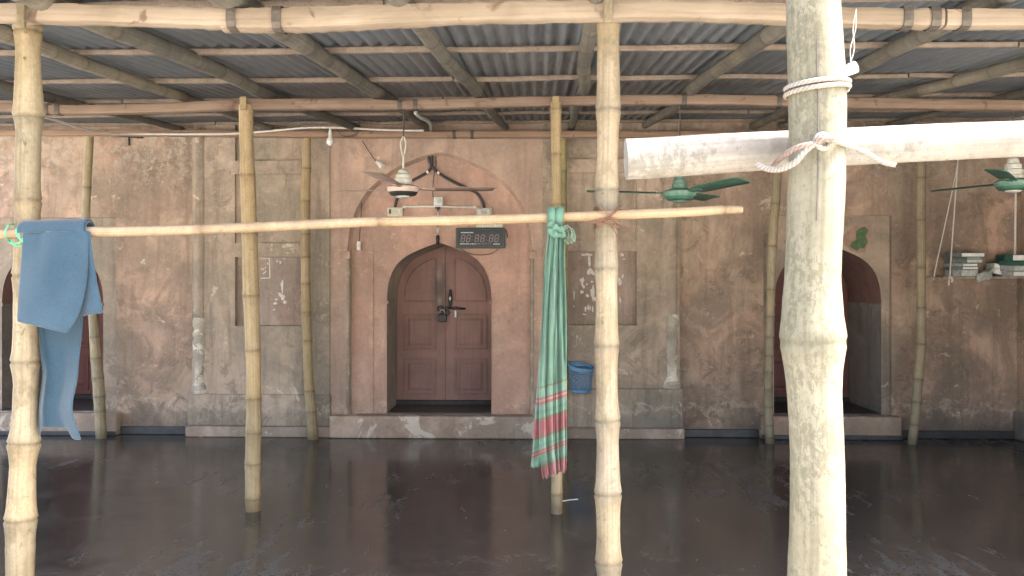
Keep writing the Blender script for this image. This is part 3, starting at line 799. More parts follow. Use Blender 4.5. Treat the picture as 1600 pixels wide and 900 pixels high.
# ------------------------------------------------------------------ shed roof
ROOF_X0, ROOF_X1, ROOF_Y0, ROOF_Y1 = -6.3, WING_X - 0.01, 2.35, 8.985
roof = empty('shed_roof', (0, 2.35, 2.6))
tag(roof, 'dull grey corrugated metal roof on bamboo rafters and wooden battens', 'roof', kind='thing')
PITCH, AMP, NW = 0.080, 0.0145, 11
def sheet_mesh(length):
    me = bpy.data.meshes.new('roofing_sheet')
    vs, fs = [], []
    nx, ny = NW*10, 3
    for j in range(ny+1):
        for i in range(nx+1):
            x = i/10*PITCH
            vs.append((x, length*j/ny, AMP*math.sin(2*math.pi*i/10 + math.pi/2) + SLOPE*length*j/ny))
    for j in range(ny):
        for i in range(nx):
            a = j*(nx+1)+i; fs.append((a, a+1, a+nx+2, a+nx+1))
    me.from_pydata(vs, [], fs)
    me.polygons.foreach_set('use_smooth', [True]*len(fs))
    me.materials.append(MAT['roofing_metal'])
    return me
rows = [(2.62, 2.23), (4.68, 2.5), (7.02, 2.04)]
meshes = [sheet_mesh(l) for _, l in rows]
Wd = NW*PITCH
x = ROOF_X0; ci = 0
while x < ROOF_X1 - 0.2:
    for ri, (y, l) in enumerate(rows):
        o = bpy.data.objects.new('roofing_sheet', meshes[ri]); COL.objects.link(o)
        o.parent = roof
        o.location = Vector((x, y, roof_z(y) + 0.156 - 0.004*ri + 0.003*(ci % 2))) - roof.location
    x += Wd - PITCH; ci += 1
def battens(Y, v, mat, r=0.017):
    """one purlin line made of a few crooked lengths laid end to end"""
    rnd = random.Random(int(Y*31)); x = ROOF_X0
    while x < ROOF_X1 - 0.3:
        ln = rnd.uniform(2.2, 3.6); x1 = min(x + ln, ROOF_X1)
        pts = []
        n = 9
        for i in range(n):
            t = i/(n-1); X = x + (x1-x)*t
            pts.append((X, Y + rnd.uniform(-.012, .012), roof_z(Y) + 0.122 + rnd.uniform(-.006, .004)))
        m = MB(); m.tube(pts, [r*rnd.uniform(.85, 1.15) for _ in pts], 8, sq=2.8)
        m.build('batten', mat, roof, smooth=50)
        x = x1 + 0.012
for Y in (2.72, 3.42, 4.5, 5.6, 6.7, 7.84, 8.75): battens(Y, 0, 'purlin_wood')
RAFT = [  # two points each, seen on the rafter plane
    ((-95, 110), (110, 160), 0.045, 'rafter_bamboo'),
    ((0, 55), (290, 155), 0.044, 'rafter_pale'),
    ((190, 50), (440, 153), 0.052, 'rafter_bamboo'),
    ((400, 22), (612, 160), 0.056, 'rafter_bamboo'),
    ((668, 45), (766, 170), 0.050, 'rafter_bamboo'),
    ((925, 55), (905, 160), 0.048, 'rafter_bamboo'),
    ((1212, 42), (1060, 160), 0.050, 'rafter_bamboo'),
    ((1462, 48), (1248, 160), 0.052, 'rafter_bamboo'),
    ((1600, 97), (1400, 150), 0.046, 'rafter_pale'),
    ((1700, 122), (1560, 155), 0.046, 'rafter_bamboo'),
]
for i, (a, b, r, mt) in enumerate(RAFT):
    A, B = PR(*a, 0.08), PR(*b, 0.08)
    rnd = random.Random(i + 40)
    d = (B - A); k = d.x / d.y
    path = []
    for j in range(7):
        Y = 2.66 + (8.93-2.66)*j/6
        X = A.x + k*(Y - A.y)
        path.append((X + rnd.uniform(-.035, .035), Y, roof_z(Y) + 0.084 + rnd.uniform(-.006, .006), r*.82*(1.10 - 0.03*j)*rnd.uniform(.9, 1.1)))
    ns = []; s = rnd.uniform(.1, .4)
    while s < 6.4: ns.append(s); s += rnd.uniform(.34, .46)
    bamboo('rafter', path, ns, mt, n=12, parent=roof, swell=0.7)

# ------------------------------------------------------------------ beams that carry the rafters
GB = 'timber beams under the shed roof'
Y1, Y2, Y3 = 3.17, 5.94, 8.70
beam([(-420,8,38),(-150,7,37),(0,6,36.5),(170,9,40),(300,13,44),(372,15,47)], Y1, 'beam_timber', 'pale timber at left end of the front roof beam, over the far left post', GB, bands=(366,))
beam([(350,15,50),(440,14,50),(530,11,48),(640,8,42),(766,5,36.5),(942,2,34),(1070,2,33),(1229,8,38),(1310,13,43),(1420,15,45),(1470,15,45)], Y1+0.012, 'beam_timber', 'long pale timber in the middle of the front roof beam, crossing the whole bay', GB, bands=(437, 1413, 1456))
beam([(1474,16,45),(1600,16,45),(1800,18,46),(2100,18,46)], Y1+0.006, 'beam_timber', 'pale timber at right end of the front roof beam, beyond the iron bands', GB, bands=(1503,))
beam([(-300,156,172),(0,161,175),(100,164,180),(236,162,178),(371,156,173),(540,155,172),(640,158,172)], Y2, 'beam_timber_red', 'brown timber in the left half of the middle roof beam', GB, bands=(75, 93, 626))
beam([(634,157,172),(699,155,171),(867,151,166),(1070,148,165),(1212,150,167),(1323,153,170),(1600,157,174),(1750,158,175),(1950,158,175)], Y2+0.01, 'beam_timber_red', 'reddish timber in the right half of the middle roof beam', GB, bands=(650, 1068, 1216))
beam([(-200,203,213),(200,203,213),(530,205,216),(860,205,216),(1190,205,215),(1500,204,214),(1582,204,214)], Y3, 'beam_timber_dull', 'thin dull timber beam along the wall at the back of the shed', GB, bands=(710, 738))

# ------------------------------------------------------------------ bamboo posts
GP = 'bamboo posts that hold up the shed roof'
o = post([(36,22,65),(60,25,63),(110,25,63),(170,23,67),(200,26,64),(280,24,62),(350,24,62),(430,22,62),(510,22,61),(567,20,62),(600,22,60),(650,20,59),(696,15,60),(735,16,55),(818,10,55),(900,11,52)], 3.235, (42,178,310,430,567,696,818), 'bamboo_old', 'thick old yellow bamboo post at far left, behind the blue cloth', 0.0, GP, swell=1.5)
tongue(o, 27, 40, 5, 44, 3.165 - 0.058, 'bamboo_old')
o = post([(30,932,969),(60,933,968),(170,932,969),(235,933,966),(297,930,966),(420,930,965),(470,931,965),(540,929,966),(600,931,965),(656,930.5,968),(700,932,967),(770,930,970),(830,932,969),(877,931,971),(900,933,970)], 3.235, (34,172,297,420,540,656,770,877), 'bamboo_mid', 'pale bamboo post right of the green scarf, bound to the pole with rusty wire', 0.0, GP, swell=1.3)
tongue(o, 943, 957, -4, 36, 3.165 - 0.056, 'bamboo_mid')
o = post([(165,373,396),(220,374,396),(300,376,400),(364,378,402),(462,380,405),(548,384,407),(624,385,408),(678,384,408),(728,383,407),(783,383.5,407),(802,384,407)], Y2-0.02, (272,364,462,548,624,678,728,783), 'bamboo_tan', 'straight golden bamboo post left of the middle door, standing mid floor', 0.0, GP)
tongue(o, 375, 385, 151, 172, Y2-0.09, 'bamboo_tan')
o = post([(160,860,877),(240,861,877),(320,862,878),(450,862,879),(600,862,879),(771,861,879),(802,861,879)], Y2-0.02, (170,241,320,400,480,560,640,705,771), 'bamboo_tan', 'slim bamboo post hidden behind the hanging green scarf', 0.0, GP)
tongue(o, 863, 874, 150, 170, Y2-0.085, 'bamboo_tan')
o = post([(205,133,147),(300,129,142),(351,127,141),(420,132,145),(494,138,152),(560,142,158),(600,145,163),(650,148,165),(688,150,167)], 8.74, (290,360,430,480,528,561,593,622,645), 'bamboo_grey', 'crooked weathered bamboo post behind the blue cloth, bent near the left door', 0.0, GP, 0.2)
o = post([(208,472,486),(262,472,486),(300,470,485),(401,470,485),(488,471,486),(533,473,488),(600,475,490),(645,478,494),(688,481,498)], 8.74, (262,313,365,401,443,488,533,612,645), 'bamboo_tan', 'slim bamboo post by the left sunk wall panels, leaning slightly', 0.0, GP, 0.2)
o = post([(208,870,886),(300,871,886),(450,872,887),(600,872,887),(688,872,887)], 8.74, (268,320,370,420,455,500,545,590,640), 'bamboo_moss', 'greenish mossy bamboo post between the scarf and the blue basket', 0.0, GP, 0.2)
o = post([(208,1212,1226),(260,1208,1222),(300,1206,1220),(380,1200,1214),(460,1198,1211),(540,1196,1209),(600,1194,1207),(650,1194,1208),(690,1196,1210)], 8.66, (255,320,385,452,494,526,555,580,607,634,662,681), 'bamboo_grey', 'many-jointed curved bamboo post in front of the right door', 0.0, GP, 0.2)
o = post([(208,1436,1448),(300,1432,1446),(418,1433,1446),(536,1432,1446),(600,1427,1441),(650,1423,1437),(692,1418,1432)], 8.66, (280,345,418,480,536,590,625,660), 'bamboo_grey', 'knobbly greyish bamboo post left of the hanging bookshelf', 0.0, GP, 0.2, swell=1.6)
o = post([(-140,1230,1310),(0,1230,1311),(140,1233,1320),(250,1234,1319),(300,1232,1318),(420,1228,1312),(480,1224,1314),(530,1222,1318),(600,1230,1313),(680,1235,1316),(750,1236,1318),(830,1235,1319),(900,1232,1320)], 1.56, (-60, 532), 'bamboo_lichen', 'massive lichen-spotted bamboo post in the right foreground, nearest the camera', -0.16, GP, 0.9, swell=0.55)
tubeobj_pts = [P(u, v, 1.56 - 0.0508) for u, v in ((1276,60),(1276.5,110),(1277.5,150),(1278,200),(1278.5,250),(1277.5,300),(1276,345))]
m = MB(); m.tube([tuple(p) for p in tubeobj_pts], .0011, 5); m.build('drying_split', 'grime', o)
# ------------------------------------------------------------------ horizontal poles
def pole(spec, Y, nodes_u, mat, label, name, cat, swell=1.0, n=18):
    path = []
    for u, a, b in spec:
        c = P(u, (a+b)/2, Y if not callable(Y) else Y(u)); path.append((c.x, c.y, c.z, (b-a)/2*Y/F))
    ns = []
    pts = crom(path, max(8, len(path)*6)); S = 0; tab = [(pts[0][0], 0.0)]
    for a, b in zip(pts, pts[1:]):
        S += (Vector(b[:3])-Vector(a[:3])).length; tab.append((b[0], S))
    for u in nodes_u: ns.append(lerp_table(tab, PX(u, Y))[0])
    return bamboo(name, path, ns, mat, label, cat, swell=swell, n=n)
pole([(-380,362,381),(-150,360,379),(0,357,374),(138,354,371),(316,350.5,366),(540,340.5,356),(592,339,354),(720,336.5,352),(851,333,348),(950,329,344),(1070,324,339),(1128,321,335),(1160,322,333)], 3.155, (-200,60,316,592,860,1131), 'bamboo_pole', 'thin smooth bamboo pole tied level across the front posts', 'bamboo_rail', 'pole', 0.8)
pole([(978,217,281),(1020,215,279),(1100,210,273),(1230,204,264),(1320,200,259),(1450,194,252),(1600,189,245),(1800,184,240),(2050,180,236)], 1.662, (), 'log_pale', 'thick bleached log lashed across the right foreground post', 'log', 'log', n=20)

# ================================================================== THINGS
def tubeobj(name, pts, r, mat, parent=None, n=8, res=6, smooth='all'):
    q = crom([tuple(p) for p in pts], max(4, (len(pts)-1)*res)) if len(pts) > 2 else pts
    m = MB(); m.tube(q, r, n); return m.build(name, mat, parent, smooth=smooth)
def px_path(l, Y): return [P(p[0], p[1], p[2] if len(p) > 2 else Y) for p in l]

# ------------------------------------------------------------------ ceiling fans
def fan(u, v, Y, R, ang, label, mats, v_top, bell_v, hub_r, hub_h, tilt=8, drop=0.0):
    c = P(u, v, Y); k = Y/F
    root = empty('ceiling_fan', c)
    tag(root, label, 'ceiling fan', 'ceiling fans hung under the shed roof')
    bell, rim, blade, bottom = mats
    m = MB(); m.lathe(c, [(hub_r*.55, -hub_h*.62), (hub_r*.80, -hub_h*.5), (hub_r*.97, -hub_h*.12), (hub_r, 0.0), (hub_r*.985, hub_h*.2), (hub_r*.8, hub_h*.36), (hub_r*.42, hub_h*.5)], 28)
    m.build('motor_housing', rim, root, smooth=35)
    m = MB(); m.lathe(c, [(hub_r*.5, -hub_h*.66), (hub_r*.78, -hub_h*.56), (hub_r*.90, -hub_h*.28), (hub_r*.86, -hub_h*.2)], 28)
    m.build('vent_ring', bottom, root, smooth=35)
    m = MB(); m.lathe(c, [(.02, -hub_h*.86), (.045, -hub_h*.8), (.055, -hub_h*.64)], 20); m.build('bottom_cap', bell, root, smooth=35)
    zt, zb = (v - bell_v[0])*k, (v - bell_v[1])*k
    h = zt - zb; w = bell_v[2]*k
    m = MB(); m.lathe(c, [(w, zb-.01), (w, zb+h*.12), (w*.93, zb+h*.16), (w*.93, zb+h*.40), (w*.78, zb+h*.44), (w*.78, zb+h*.66), (w*.6, zb+h*.72), (w*.52, zb+h*.92), (w*.28, zb+h)], 24)
    m.build('bell_cover', bell, root, smooth=30)
    rt = PZ(v_top, Y, u) - c.z
    m = MB(); m.tube([c + Vector((0,0,zt-.01)), c + Vector((0.002,0,zt+.11))], .008, 8); m.build('down_rod', bell, root, smooth='all')
    for s in (-1, 1):
        tubeobj('shackle', [c + Vector((s*.004,0,zt+.09)), c + Vector((s*.018,0,zt+.16)), c + Vector((s*.016,0,zt+.20)), c + Vector((0,0,zt+.235))], .005, bell, root)
    tubeobj('hook_rod', [c + Vector((0,0,zt+.22)), c + Vector((0.004,0.002,(zt+.2+rt)/2)), c + Vector((0,0,rt))], .0055, 'dark_wire', root)
    for a in ang:
        t = math.radians(a); d = Vector((math.cos(t), math.sin(t), 0)); sdir = Vector((-math.sin(t), math.cos(t), 0))
        pt = math.radians(tilt); ws = sdir*math.cos(pt) + Vector((0,0,1))*math.sin(pt)
        m = MB(); rows = []
        for r_, wd in ((.17, .045), (.22, .060), (.4, .066), (.62, .070), (R-.03, .070), (R, .055)):
            o0 = c + d*r_ + Vector((0,0,hub_h*.05 + drop*(r_/R)))
            rows.append([o0 - ws*wd, o0 - ws*wd*.33 + Vector((0,0,.004)), o0 + ws*wd*.33 + Vector((0,0,.004)), o0 + ws*wd])
        m.grid(rows); b = m.build('blade', blade, root, smooth='all', solid=.004)
        m = MB(); m.obox(c + d*(hub_r*.85+.06) + Vector((0,0,hub_h*.05+.004)), d*.075, ws*.018, Vector((0,0,1))*.004); m.build('blade_arm', blade, b)
    return root
fan(630, 296, 5.96, .70, (22, 142, -98), 'old white ceiling fan with brown blades hanging before the middle door', ('fan_white', 'fan_rim', 'fan_brown', 'black_rubber'), 170, (264, 291, 15), .117, .075, tilt=-6, drop=.03)
fan(1062, 303, 5.96, .66, (178, -62, 58), 'green ceiling fan right of centre, hub below the bleached log', ('fan_green_pale', 'fan_green_pale', 'fan_green', 'fan_green'), 163, (274, 297, 13), .120, .075, tilt=-11, drop=.02)
fan(1583, 287, 5.96, .66, (112, -8, -128), 'green ceiling fan with white bell cover at the right edge, over the bookshelf', ('fan_white', 'fan_green_pale', 'fan_green', 'fan_green'), 170, (247, 279, 15), .120, .075, tilt=-11, drop=.02)

# ------------------------------------------------------------------ wall clock
YC = Y_REC - 0.065
a, b = P(712, 388, YC), P(789, 356, YC)
clk = empty('digital_clock', ((a.x+b.x)/2, Y_REC, a.z)); tag(clk, 'black digital wall clock with six unlit digits above the middle door', 'clock')
m = MB(); m.box(a.x, b.x, YC, Y_REC-0.004, a.z, b.z); m.build('case', 'clock_case', clk, bevel=0.006)
iw = .018
m = MB(); m.box(a.x+iw, b.x-iw, YC-.003, YC+.004, a.z+iw, b.z-iw); m.build('face', 'clock_face', clk)
def digit(x, z, w, h, Y):
    m = MB(); t = w*.17; sl = .16
    def seg(x0, z0, x1, z1):
        pts = [(x0, z0), (x1, z0), (x1, z1), (x0, z1)]
        m.add([(x + px_ + pz_*sl, Y, z + pz_) for px_, pz_ in pts], [(0,1,2,3)])
    g = t*.25
    seg(t, 0, w-t, t); seg(t, h/2-t/2, w-t, h/2+t/2); seg(t, h-t, w-t, h)
    for zz in (t*.6+g, h/2+g):
        seg(0, zz, t, zz+h/2-t-g); seg(w-t, zz, w, zz+h/2-t-g)
    m.build('digit', 'clock_segment', clk)
kc = YC/F
dh = 11.5*kc; dw = 6.2*kc
for u in (719.5, 728, 741, 750, 763.5, 772): digit(PX(u, YC), PZ(378, YC), dw, dh, YC-.0045)
for u in (737.8, 760.3):
    m = MB()
    for v in (370, 375): q = P(u, v, YC); m.box(q.x-.004, q.x+.004, YC-.0045, YC-.002, q.z-.004, q.z+.004)
    mo = m.build('colon', 'clock_segment', clk); mo['kind'] = 'stuff'
m = MB(); rnd = random.Random(3)
def printrow(u0, u1, v, hpx, gaps):
    u = u0
    while u < u1:
        w = rnd.uniform(.8, 1.9); q0, q1 = P(u, v+hpx/2, YC), P(min(u+w, u1), v-hpx/2*rnd.uniform(.6, 1), YC)
        m.box(q0.x, q1.x, YC-.0042, YC-.002, q0.z, q1.z); u += w + rnd.uniform(.3, gaps)
printrow(720, 739.5, 363.4, 1.5, .5); printrow(719, 744, 381, 1.7, 1.6); printrow(746, 768, 381, .5, 2.5); printrow(771, 781, 381.2, 1.5, .7)
mo = m.build('printing', 'clock_print', clk); mo['kind'] = 'stuff'
tubeobj('cable', px_path([(720,388),(728,394),(742,398),(758,398),(770,395),(778,389)], Y_REC-.012), .004, 'dark_wire', clk)
tubeobj('cable', px_path([(760,356,Y_REC-.02),(778,356,Y_REC-.02),(788,358,Y_REC-.02),(792,363,Y_REC-.01),(793,371,Y_REC-.01)], Y_REC), .006, 'black_rubber', clk)

# ------------------------------------------------------------------ electrics on the wall
def wallbox(name, u0, u1, v0, v1, Yw, d, mat, label, cat):
    a, b = P(u0, v1, Yw-d), P(u1, v0, Yw-d)
    root = empty(name, ((a.x+b.x)/2, Yw, a.z)); tag(root, label, cat)
    m = MB(); m.box(a.x, b.x, Yw-d, Yw-.002, a.z, b.z); m.build('case', mat, root, bevel=.005)
    return root, a, b, Yw-d
sb, a, b, y = wallbox('switch_box', 605, 629, 324, 338, Y_REC, .05, 'cream_plastic', 'cream switch box under the left black hose', 'switch box')
for u, w_, mt in ((609.5, 3, 'black_rubber'), (624, 3.5, 'white_plastic')):
    q0, q1 = P(u-w_/2, 334, y), P(u+w_/2, 327, y); m = MB(); m.box(q0.x, q1.x, y-.008, y+.002, q0.z, q1.z); m.build('switch', mt, sb, bevel=.002)
sb, a, b, y = wallbox('switch_box', 744, 768, 325, 338, Y_REC, .05, 'rag', 'dull brown switch box with two pale switches, above the clock', 'switch box')
for u in (749, 763):
    q0, q1 = P(u-2, 336, y), P(u+2, 327, y); m = MB(); m.box(q0.x, q1.x, y-.008, y+.002, q0.z, q1.z); m.build('switch', 'cream_plastic', sb, bevel=.002)
sb, a, b, y = wallbox('socket_strip', 744, 786, 348, 355.5, Y_REC, .045, 'cream_plastic', 'cream socket strip resting along the top of the clock', 'socket strip')
for u in (750, 754, 758, 762, 774, 778, 782):
    q = P(u, 352, y); m = MB(); m.box(q.x-.008, q.x+.008, y-.006, y+.002, q.z-.014, q.z+.014); m.build('socket', 'white_plastic', sb, bevel=.002)
sb, a, b, y = wallbox('fan_regulator', 677.5, 691.5, 307.5, 321, Y_REC, .05, 'white_plastic', 'square white fan regulator with round dial above the door', 'regulator')
q = P(684.5, 313.5, y); m = MB()
m.tube([q + Vector((0,.002,0)), q + Vector((0,-.016,0))], .034, 20); m.build('dial', 'paper_grey', sb, smooth=40, bevel=.003)
m = MB(); q0, q1 = P(680, 326, Y_REC-.03), P(688, 321.3, Y_REC-.03); m.box(q0.x, q1.x, Y_REC-.04, Y_REC-.002, q0.z, q1.z); m.build('bracket', 'black_rubber', sb, bevel=.003)
tb = MB(); tb.tube([P(629, 323, Y_REC-.03), P(686, 322.5, Y_REC-.032), P(745, 324, Y_REC-.03)], .010, 10)
tbo = tag(tb.build('conduit_pipe', 'white_plastic', None, smooth='all'), 'thin straight white pipe joining the two switch boxes', 'pipe')
for u in (631.5, 741):
    m = MB(); q = P(u, 323.3, Y_REC-.03); m.tube([q - Vector((.012,0,0)), q + Vector((.012,0,0))], .016, 10); m.build('collar', 'white_plastic', tbo, smooth=40)
# hanging ornament chain over the arch point
ch = empty('chain', P(684, 379, Y_REC)); tag(ch, 'short dark and pale link chain ending at the point of the middle arch', 'chain')
for i in range(9):
    v = 328 + i*4.1; q = P(684.3 + .3*math.sin(i*2), v, Y_REC-.022); m = MB()
    n = 10
    pts = [q + Vector((math.cos(2*math.pi*k/n)*.011*(1 if i % 2 else .35), (math.cos(2*math.pi*k/n)*.008 if not i % 2 else 0), math.sin(2*math.pi*k/n)*.018)) for k in range(n+1)]
    m.tube(pts, .0045, 6); m.build('link', 'white_plastic' if i % 3 else 'iron', ch, smooth='all')
q = P(684, 370, Y_REC-.022); m = MB(); m.lathe(q, [(.006,.02),(.016,.01),(.02,-.02),(.016,-.06),(.022,-.075),(.008,-.085)], 14); m.build('pendant', 'iron', ch, smooth=40)
# black flexible hoses
def hose(l, label):
    o = tag(tubeobj('flexible_hose', px_path(l, Y_REC-.03), .0155, 'black_rubber', n=10), label, 'hose')
    return o
h1 = hose([(673.5,228),(675,248),(674,260),(668,269),(655,276.5),(640,285),(629,297),(620,312),(617,325)], 'black flexible hose curving left down to the cream switch box')
h2 = hose([(666.5,228),(670,246),(676,261),(685,270),(697,278),(715,287.5),(733,295.5),(745,302),(753,313),(757,326)], 'black flexible hose curving right down to the brown switch box')
for h_, cl in ((h1, ((668,269),)), (h2, ((685,270),(733,295.5)))):
    for u, v in cl:
        q = P(u, v, Y_REC-.03); m = MB(); m.tube([q + Vector((-.010,0,-.006)), q + Vector((.010,0,.006))], .021, 10); m.build('clip', 'white_plastic', h_, smooth=40)
for h_, (ua, ub) in ((h2, (663, 666.5)), (h1, (673.5, 673.5))):
    m = MB(); m.tube([P(ua, 216, Y_REC-.03), P(ub, 229, Y_REC-.03)], .019, 12); m.build('coupling', 'white_plastic', h_, smooth=40)
pc = tag(tubeobj('conduit_pipe', [P(649,176,7.2), P(656,183,7.5), P(668,189,8.0), P(673,196,8.5), P(673,205,8.83), P(673,217,Y_REC-.03)], .017, 'paper_grey', n=10), 'grey pipe dropping from the middle beam to the hoses', 'pipe')
tag(tubeobj('conduit_pipe', [P(66,182,6.6), P(110,195,7.1), P(150,205.5,7.8), P(200,209,8.5), P(300,209.5,8.62), P(370,208.5,8.62), P(440,203,8.62), P(480,199.5,8.62), P(530,199.5,8.62), P(600,203,8.62), P(662,204,8.62)], .011, 'white_plastic', n=8), 'long sagging white cable pipe under the roof along the wall top', 'pipe')
tag(tubeobj('wire', px_path([(558,176,8.2),(561,190,8.6),(564,205,8.8),(565,222),(565,300),(564,340),(562,366),(561,377)], Y_REC-.05), .0045, 'dark_wire', n=6), 'thin dark wire down the wall to the hanging white switch', 'wire')
tag(tubeobj('wire', px_path([(680,226),(681,255),(678,275),(676,300),(678,312)], Y_REC-.012), .004, 'dark_wire', n=6), 'thin dark wire between the two black hoses', 'wire')
tag(tubeobj('wire', px_path([(527,202),(532,210),(542,213),(552,211),(560,204),(557,211),(547,214),(536,213)], 8.60), .004, 'dark_wire', n=6), 'coil of dark wire beside the light bulb', 'wire')
a, b = P(557.5, 391, Y_REC-.06), P(563.5, 377, Y_REC-.06)
m = MB(); m.box(a.x, b.x, Y_REC-.06, Y_REC-.03, a.z, b.z); o = tag(m.build('bell_switch', 'white_plastic', None, bevel=.006), 'small white switch dangling on a wire left of the door', 'switch')
m = MB(); m.box(a.x+.010, b.x-.010, Y_REC-.066, Y_REC-.058, (a.z+b.z)/2-.015, (a.z+b.z)/2+.02); m.build('button', 'cream_plastic', o, bevel=.002)
# bulb
q = P(516, 213, 8.60); bl = empty('light_bulb', q); tag(bl, 'unlit white light bulb hanging from the white cable pipe', 'light bulb')
m = MB(); m.lathe(q, [(.017,0),(.021,.004),(.021,.045),(.012,.06),(.012,.085)], 14); m.build('holder', 'white_plastic', bl, smooth=35)
m = MB(); m.lathe(q, [(.006,-.098),(.022,-.092),(.036,-.075),(.040,-.055),(.034,-.032),(.022,-.012),(.018,.004)], 18); m.build('globe', 'glass_white', bl, smooth='all')
q = P(594, 257, 8.80); sk = empty('bulb_holder', q); tag(sk, 'empty white bulb holder on a short wire left of the fan', 'bulb holder')
dd = Vector((.035, -.02, -.028)).normalized()
m = MB(); m.tube([q - dd*.055, q - dd*.03, q - dd*.029, q + dd*.01, q + dd*.012, q + dd*.05], [.022,.030,.022,.024,.032,.030], 14); m.build('holder', 'white_plastic', sk, smooth=35)
tubeobj('flex', [P(566,220,8.88), P(576,236,8.84), P(586,250,8.81), q - dd*.05], .0045, 'dark_wire', sk, n=6)
# iron bracket high on the left wall
q = P(202, 213, 8.98); br = empty('wall_bracket', q); tag(br, 'black iron bracket high on the left wall near the roof', 'bracket')
m = MB(); m.obox(P(203, 213.5, 8.975), (.14,0,-.012), (0,.012,0), (0,0,.010)); m.build('arm', 'iron', br)
m = MB(); m.tube([P(202,214,8.97), P(202,227,8.97)], .011, 8); m.build('peg', 'iron', br)
# white plug cap dangling from the front beam
pq = P(1328, 108, 3.12); pc2 = empty('hanging_socket', pq); tag(pc2, 'small white plastic socket hanging by a wire beside the foreground post', 'socket')
ax = Vector((.024, 0, .010))
m = MB(); m.tube([pq - ax, pq - ax*.9, pq + ax*.85, pq + ax*.95], [.016,.021,.024,.018], 16); m.build('socket', 'glass_white', pc2, smooth=35)
for s in (-1, 1):
    tubeobj('flex', [P(1338, 14, 3.10), P(1335+2*s, 45, 3.09), P(1332-3*s, 75, 3.10), P(1329+s, 100, 3.12)], .0018, 'white_plastic', pc2, n=6)

# ------------------------------------------------------------------ door furniture on the middle door
lf, rf = centre_leaves
YL = 9.6
bo = MB(); bo.tube([P(697, 481.5, YL-.03), P(727, 482.5, YL-.03)], .011, 8); bolt = bo.build('sliding_bolt', 'iron', rf, smooth='all')
for u in (699, 712):
    m = MB(); q = P(u, 482, YL-.03); m.box(q.x-.014, q.x+.014, YL-.046, YL-.001, q.z-.022, q.z+.022); m.build('bolt_guide', 'iron', bolt, bevel=.004)
m = MB(); m.box(PX(710.5, YL), PX(714, YL), YL-.032, YL-.012, PZ(496, YL), PZ(484, YL)); m.build('bolt_tail', 'steel', bolt, bevel=.004)
m = MB(); q = P(704, 466, YL)
m.lathe(q + Vector((0,-.032,-.06)), [(.008,-.045),(.016,-.02),(.024,.035),(.026,.06),(.024,.085),(.016,.14),(.008,.165)], 14); hd = m.build('door_handle', 'iron', rf, smooth=40)
m = MB(); m.lathe(q + Vector((0,-.052,-.028)), [(.004,0),(.013,.014),(.014,.035),(.004,.05)], 10); m.build('grip', 'glass_white', hd, smooth='all')
for u, v in ((688, 482.5), (698, 489)):
    q = P(u, v, YL-.03); m = MB(); n = 14
    m.tube([q + Vector((math.cos(2*math.pi*k/n)*.03, -.004*math.sin(4*math.pi*k/n), math.sin(2*math.pi*k/n)*.03)) for k in range(n+1)], .0075, 8)
    m.build('hasp_ring', 'iron', lf if u < 690 else rf, smooth='all')
pl = empty('padlock', P(691, 504, YL-.05)); tag(pl, 'dark iron padlock closing the middle door', 'padlock')
a, b = P(684.5, 503, YL-.06), P(697.5, 491, YL-.06)
m = MB(); m.box(a.x, b.x, YL-.075, YL-.035, a.z, b.z); m.build('body', 'iron', pl, bevel=.010)
zc_ = b.z - .004; xm = (a.x+b.x)/2
m = MB(); m.tube([(xm-.028, YL-.055, zc_), (xm-.028, YL-.055, zc_+.03), (xm-.018, YL-.055, zc_+.05), (xm, YL-.055, zc_+.057), (xm+.018, YL-.055, zc_+.05), (xm+.028, YL-.055, zc_+.03), (xm+.028, YL-.055, zc_)], .007, 8); m.build('shackle', 'steel', pl, smooth='all')

# ------------------------------------------------------------------ ropes, wires, twine
YF = 1.56
fr = 43.5*YF/F
def around(v, u, Y, r, wob=0.0, turns=1.0, a0=0.0, n=40, rise=0.0):
    c = P(u, v, Y)
    return [(c.x + math.cos(a0 + 2*math.pi*turns*k/n)*r, c.y + math.sin(a0 + 2*math.pi*turns*k/n)*r, c.z + rise*k/n + wob*math.sin(a0 + 2*math.pi*turns*k/n + 1.2)) for k in range(n+1)]
rp = empty('lashing_rope', P(1275, 225, YF)); tag(rp, 'white rope lashing the bleached log to the foreground post, ends hanging loose', 'rope')
RR = .0046
def rtube(nm, pts, r=RR): m = MB(); m.tube(pts, r, 8); return m.build(nm, 'pink_rope' if nm == 'strand' else 'white_rope', rp, smooth='all')
rtube('turn', around(134, 1276.5, YF, fr + RR*.8, .004))
rtube('turn', around(145, 1276.5, YF, fr + RR*.8, .005, rise=.004))
yk = YF - fr - .010
kn = P(1284, 222, yk)
def fp(l): return [P(u, v, YF - fr - .008 if len(q) == 0 else q[0]) for u, v, *q in l]
rtube('loose_end', crom([tuple(p) for p in fp([(1286,221),(1272,225,1.49),(1256,238,1.492),(1242,254,1.50),(1220,264,1.53),(1200,264,1.56),(1184,257,1.58)])], 36), .0058)
rtube('strand', crom([tuple(p) for p in fp([(1286,225),(1265,226,1.488),(1246,231,1.495),(1228,241,1.52),(1214,253,1.57),(1205,264,1.60)])], 30), .0052)
rtube('loose_end', crom([tuple(p) for p in fp([(1280,219),(1298,218,1.488),(1316,224,1.51),(1335,231,1.55),(1356,240,1.58),(1378,253,1.59),(1399,258,1.59)])], 36), .0048)
pts = []
for k in range(37):
    th = 2*math.pi*k/36*1.55
    pts.append(kn + Vector((.0135*math.cos(th), -.004 + .006*math.sin(th*1.3), .012*math.sin(th))))
m = MB(); m.tube(pts, .0050, 8); m.build('knot', 'white_rope', rp, smooth='all')
rtube('strand', crom([tuple(p) for p in fp([(1270,224),(1282,217,1.478),(1298,216,1.485),(1316,220,1.51),(1322,224,1.56)])], 20))
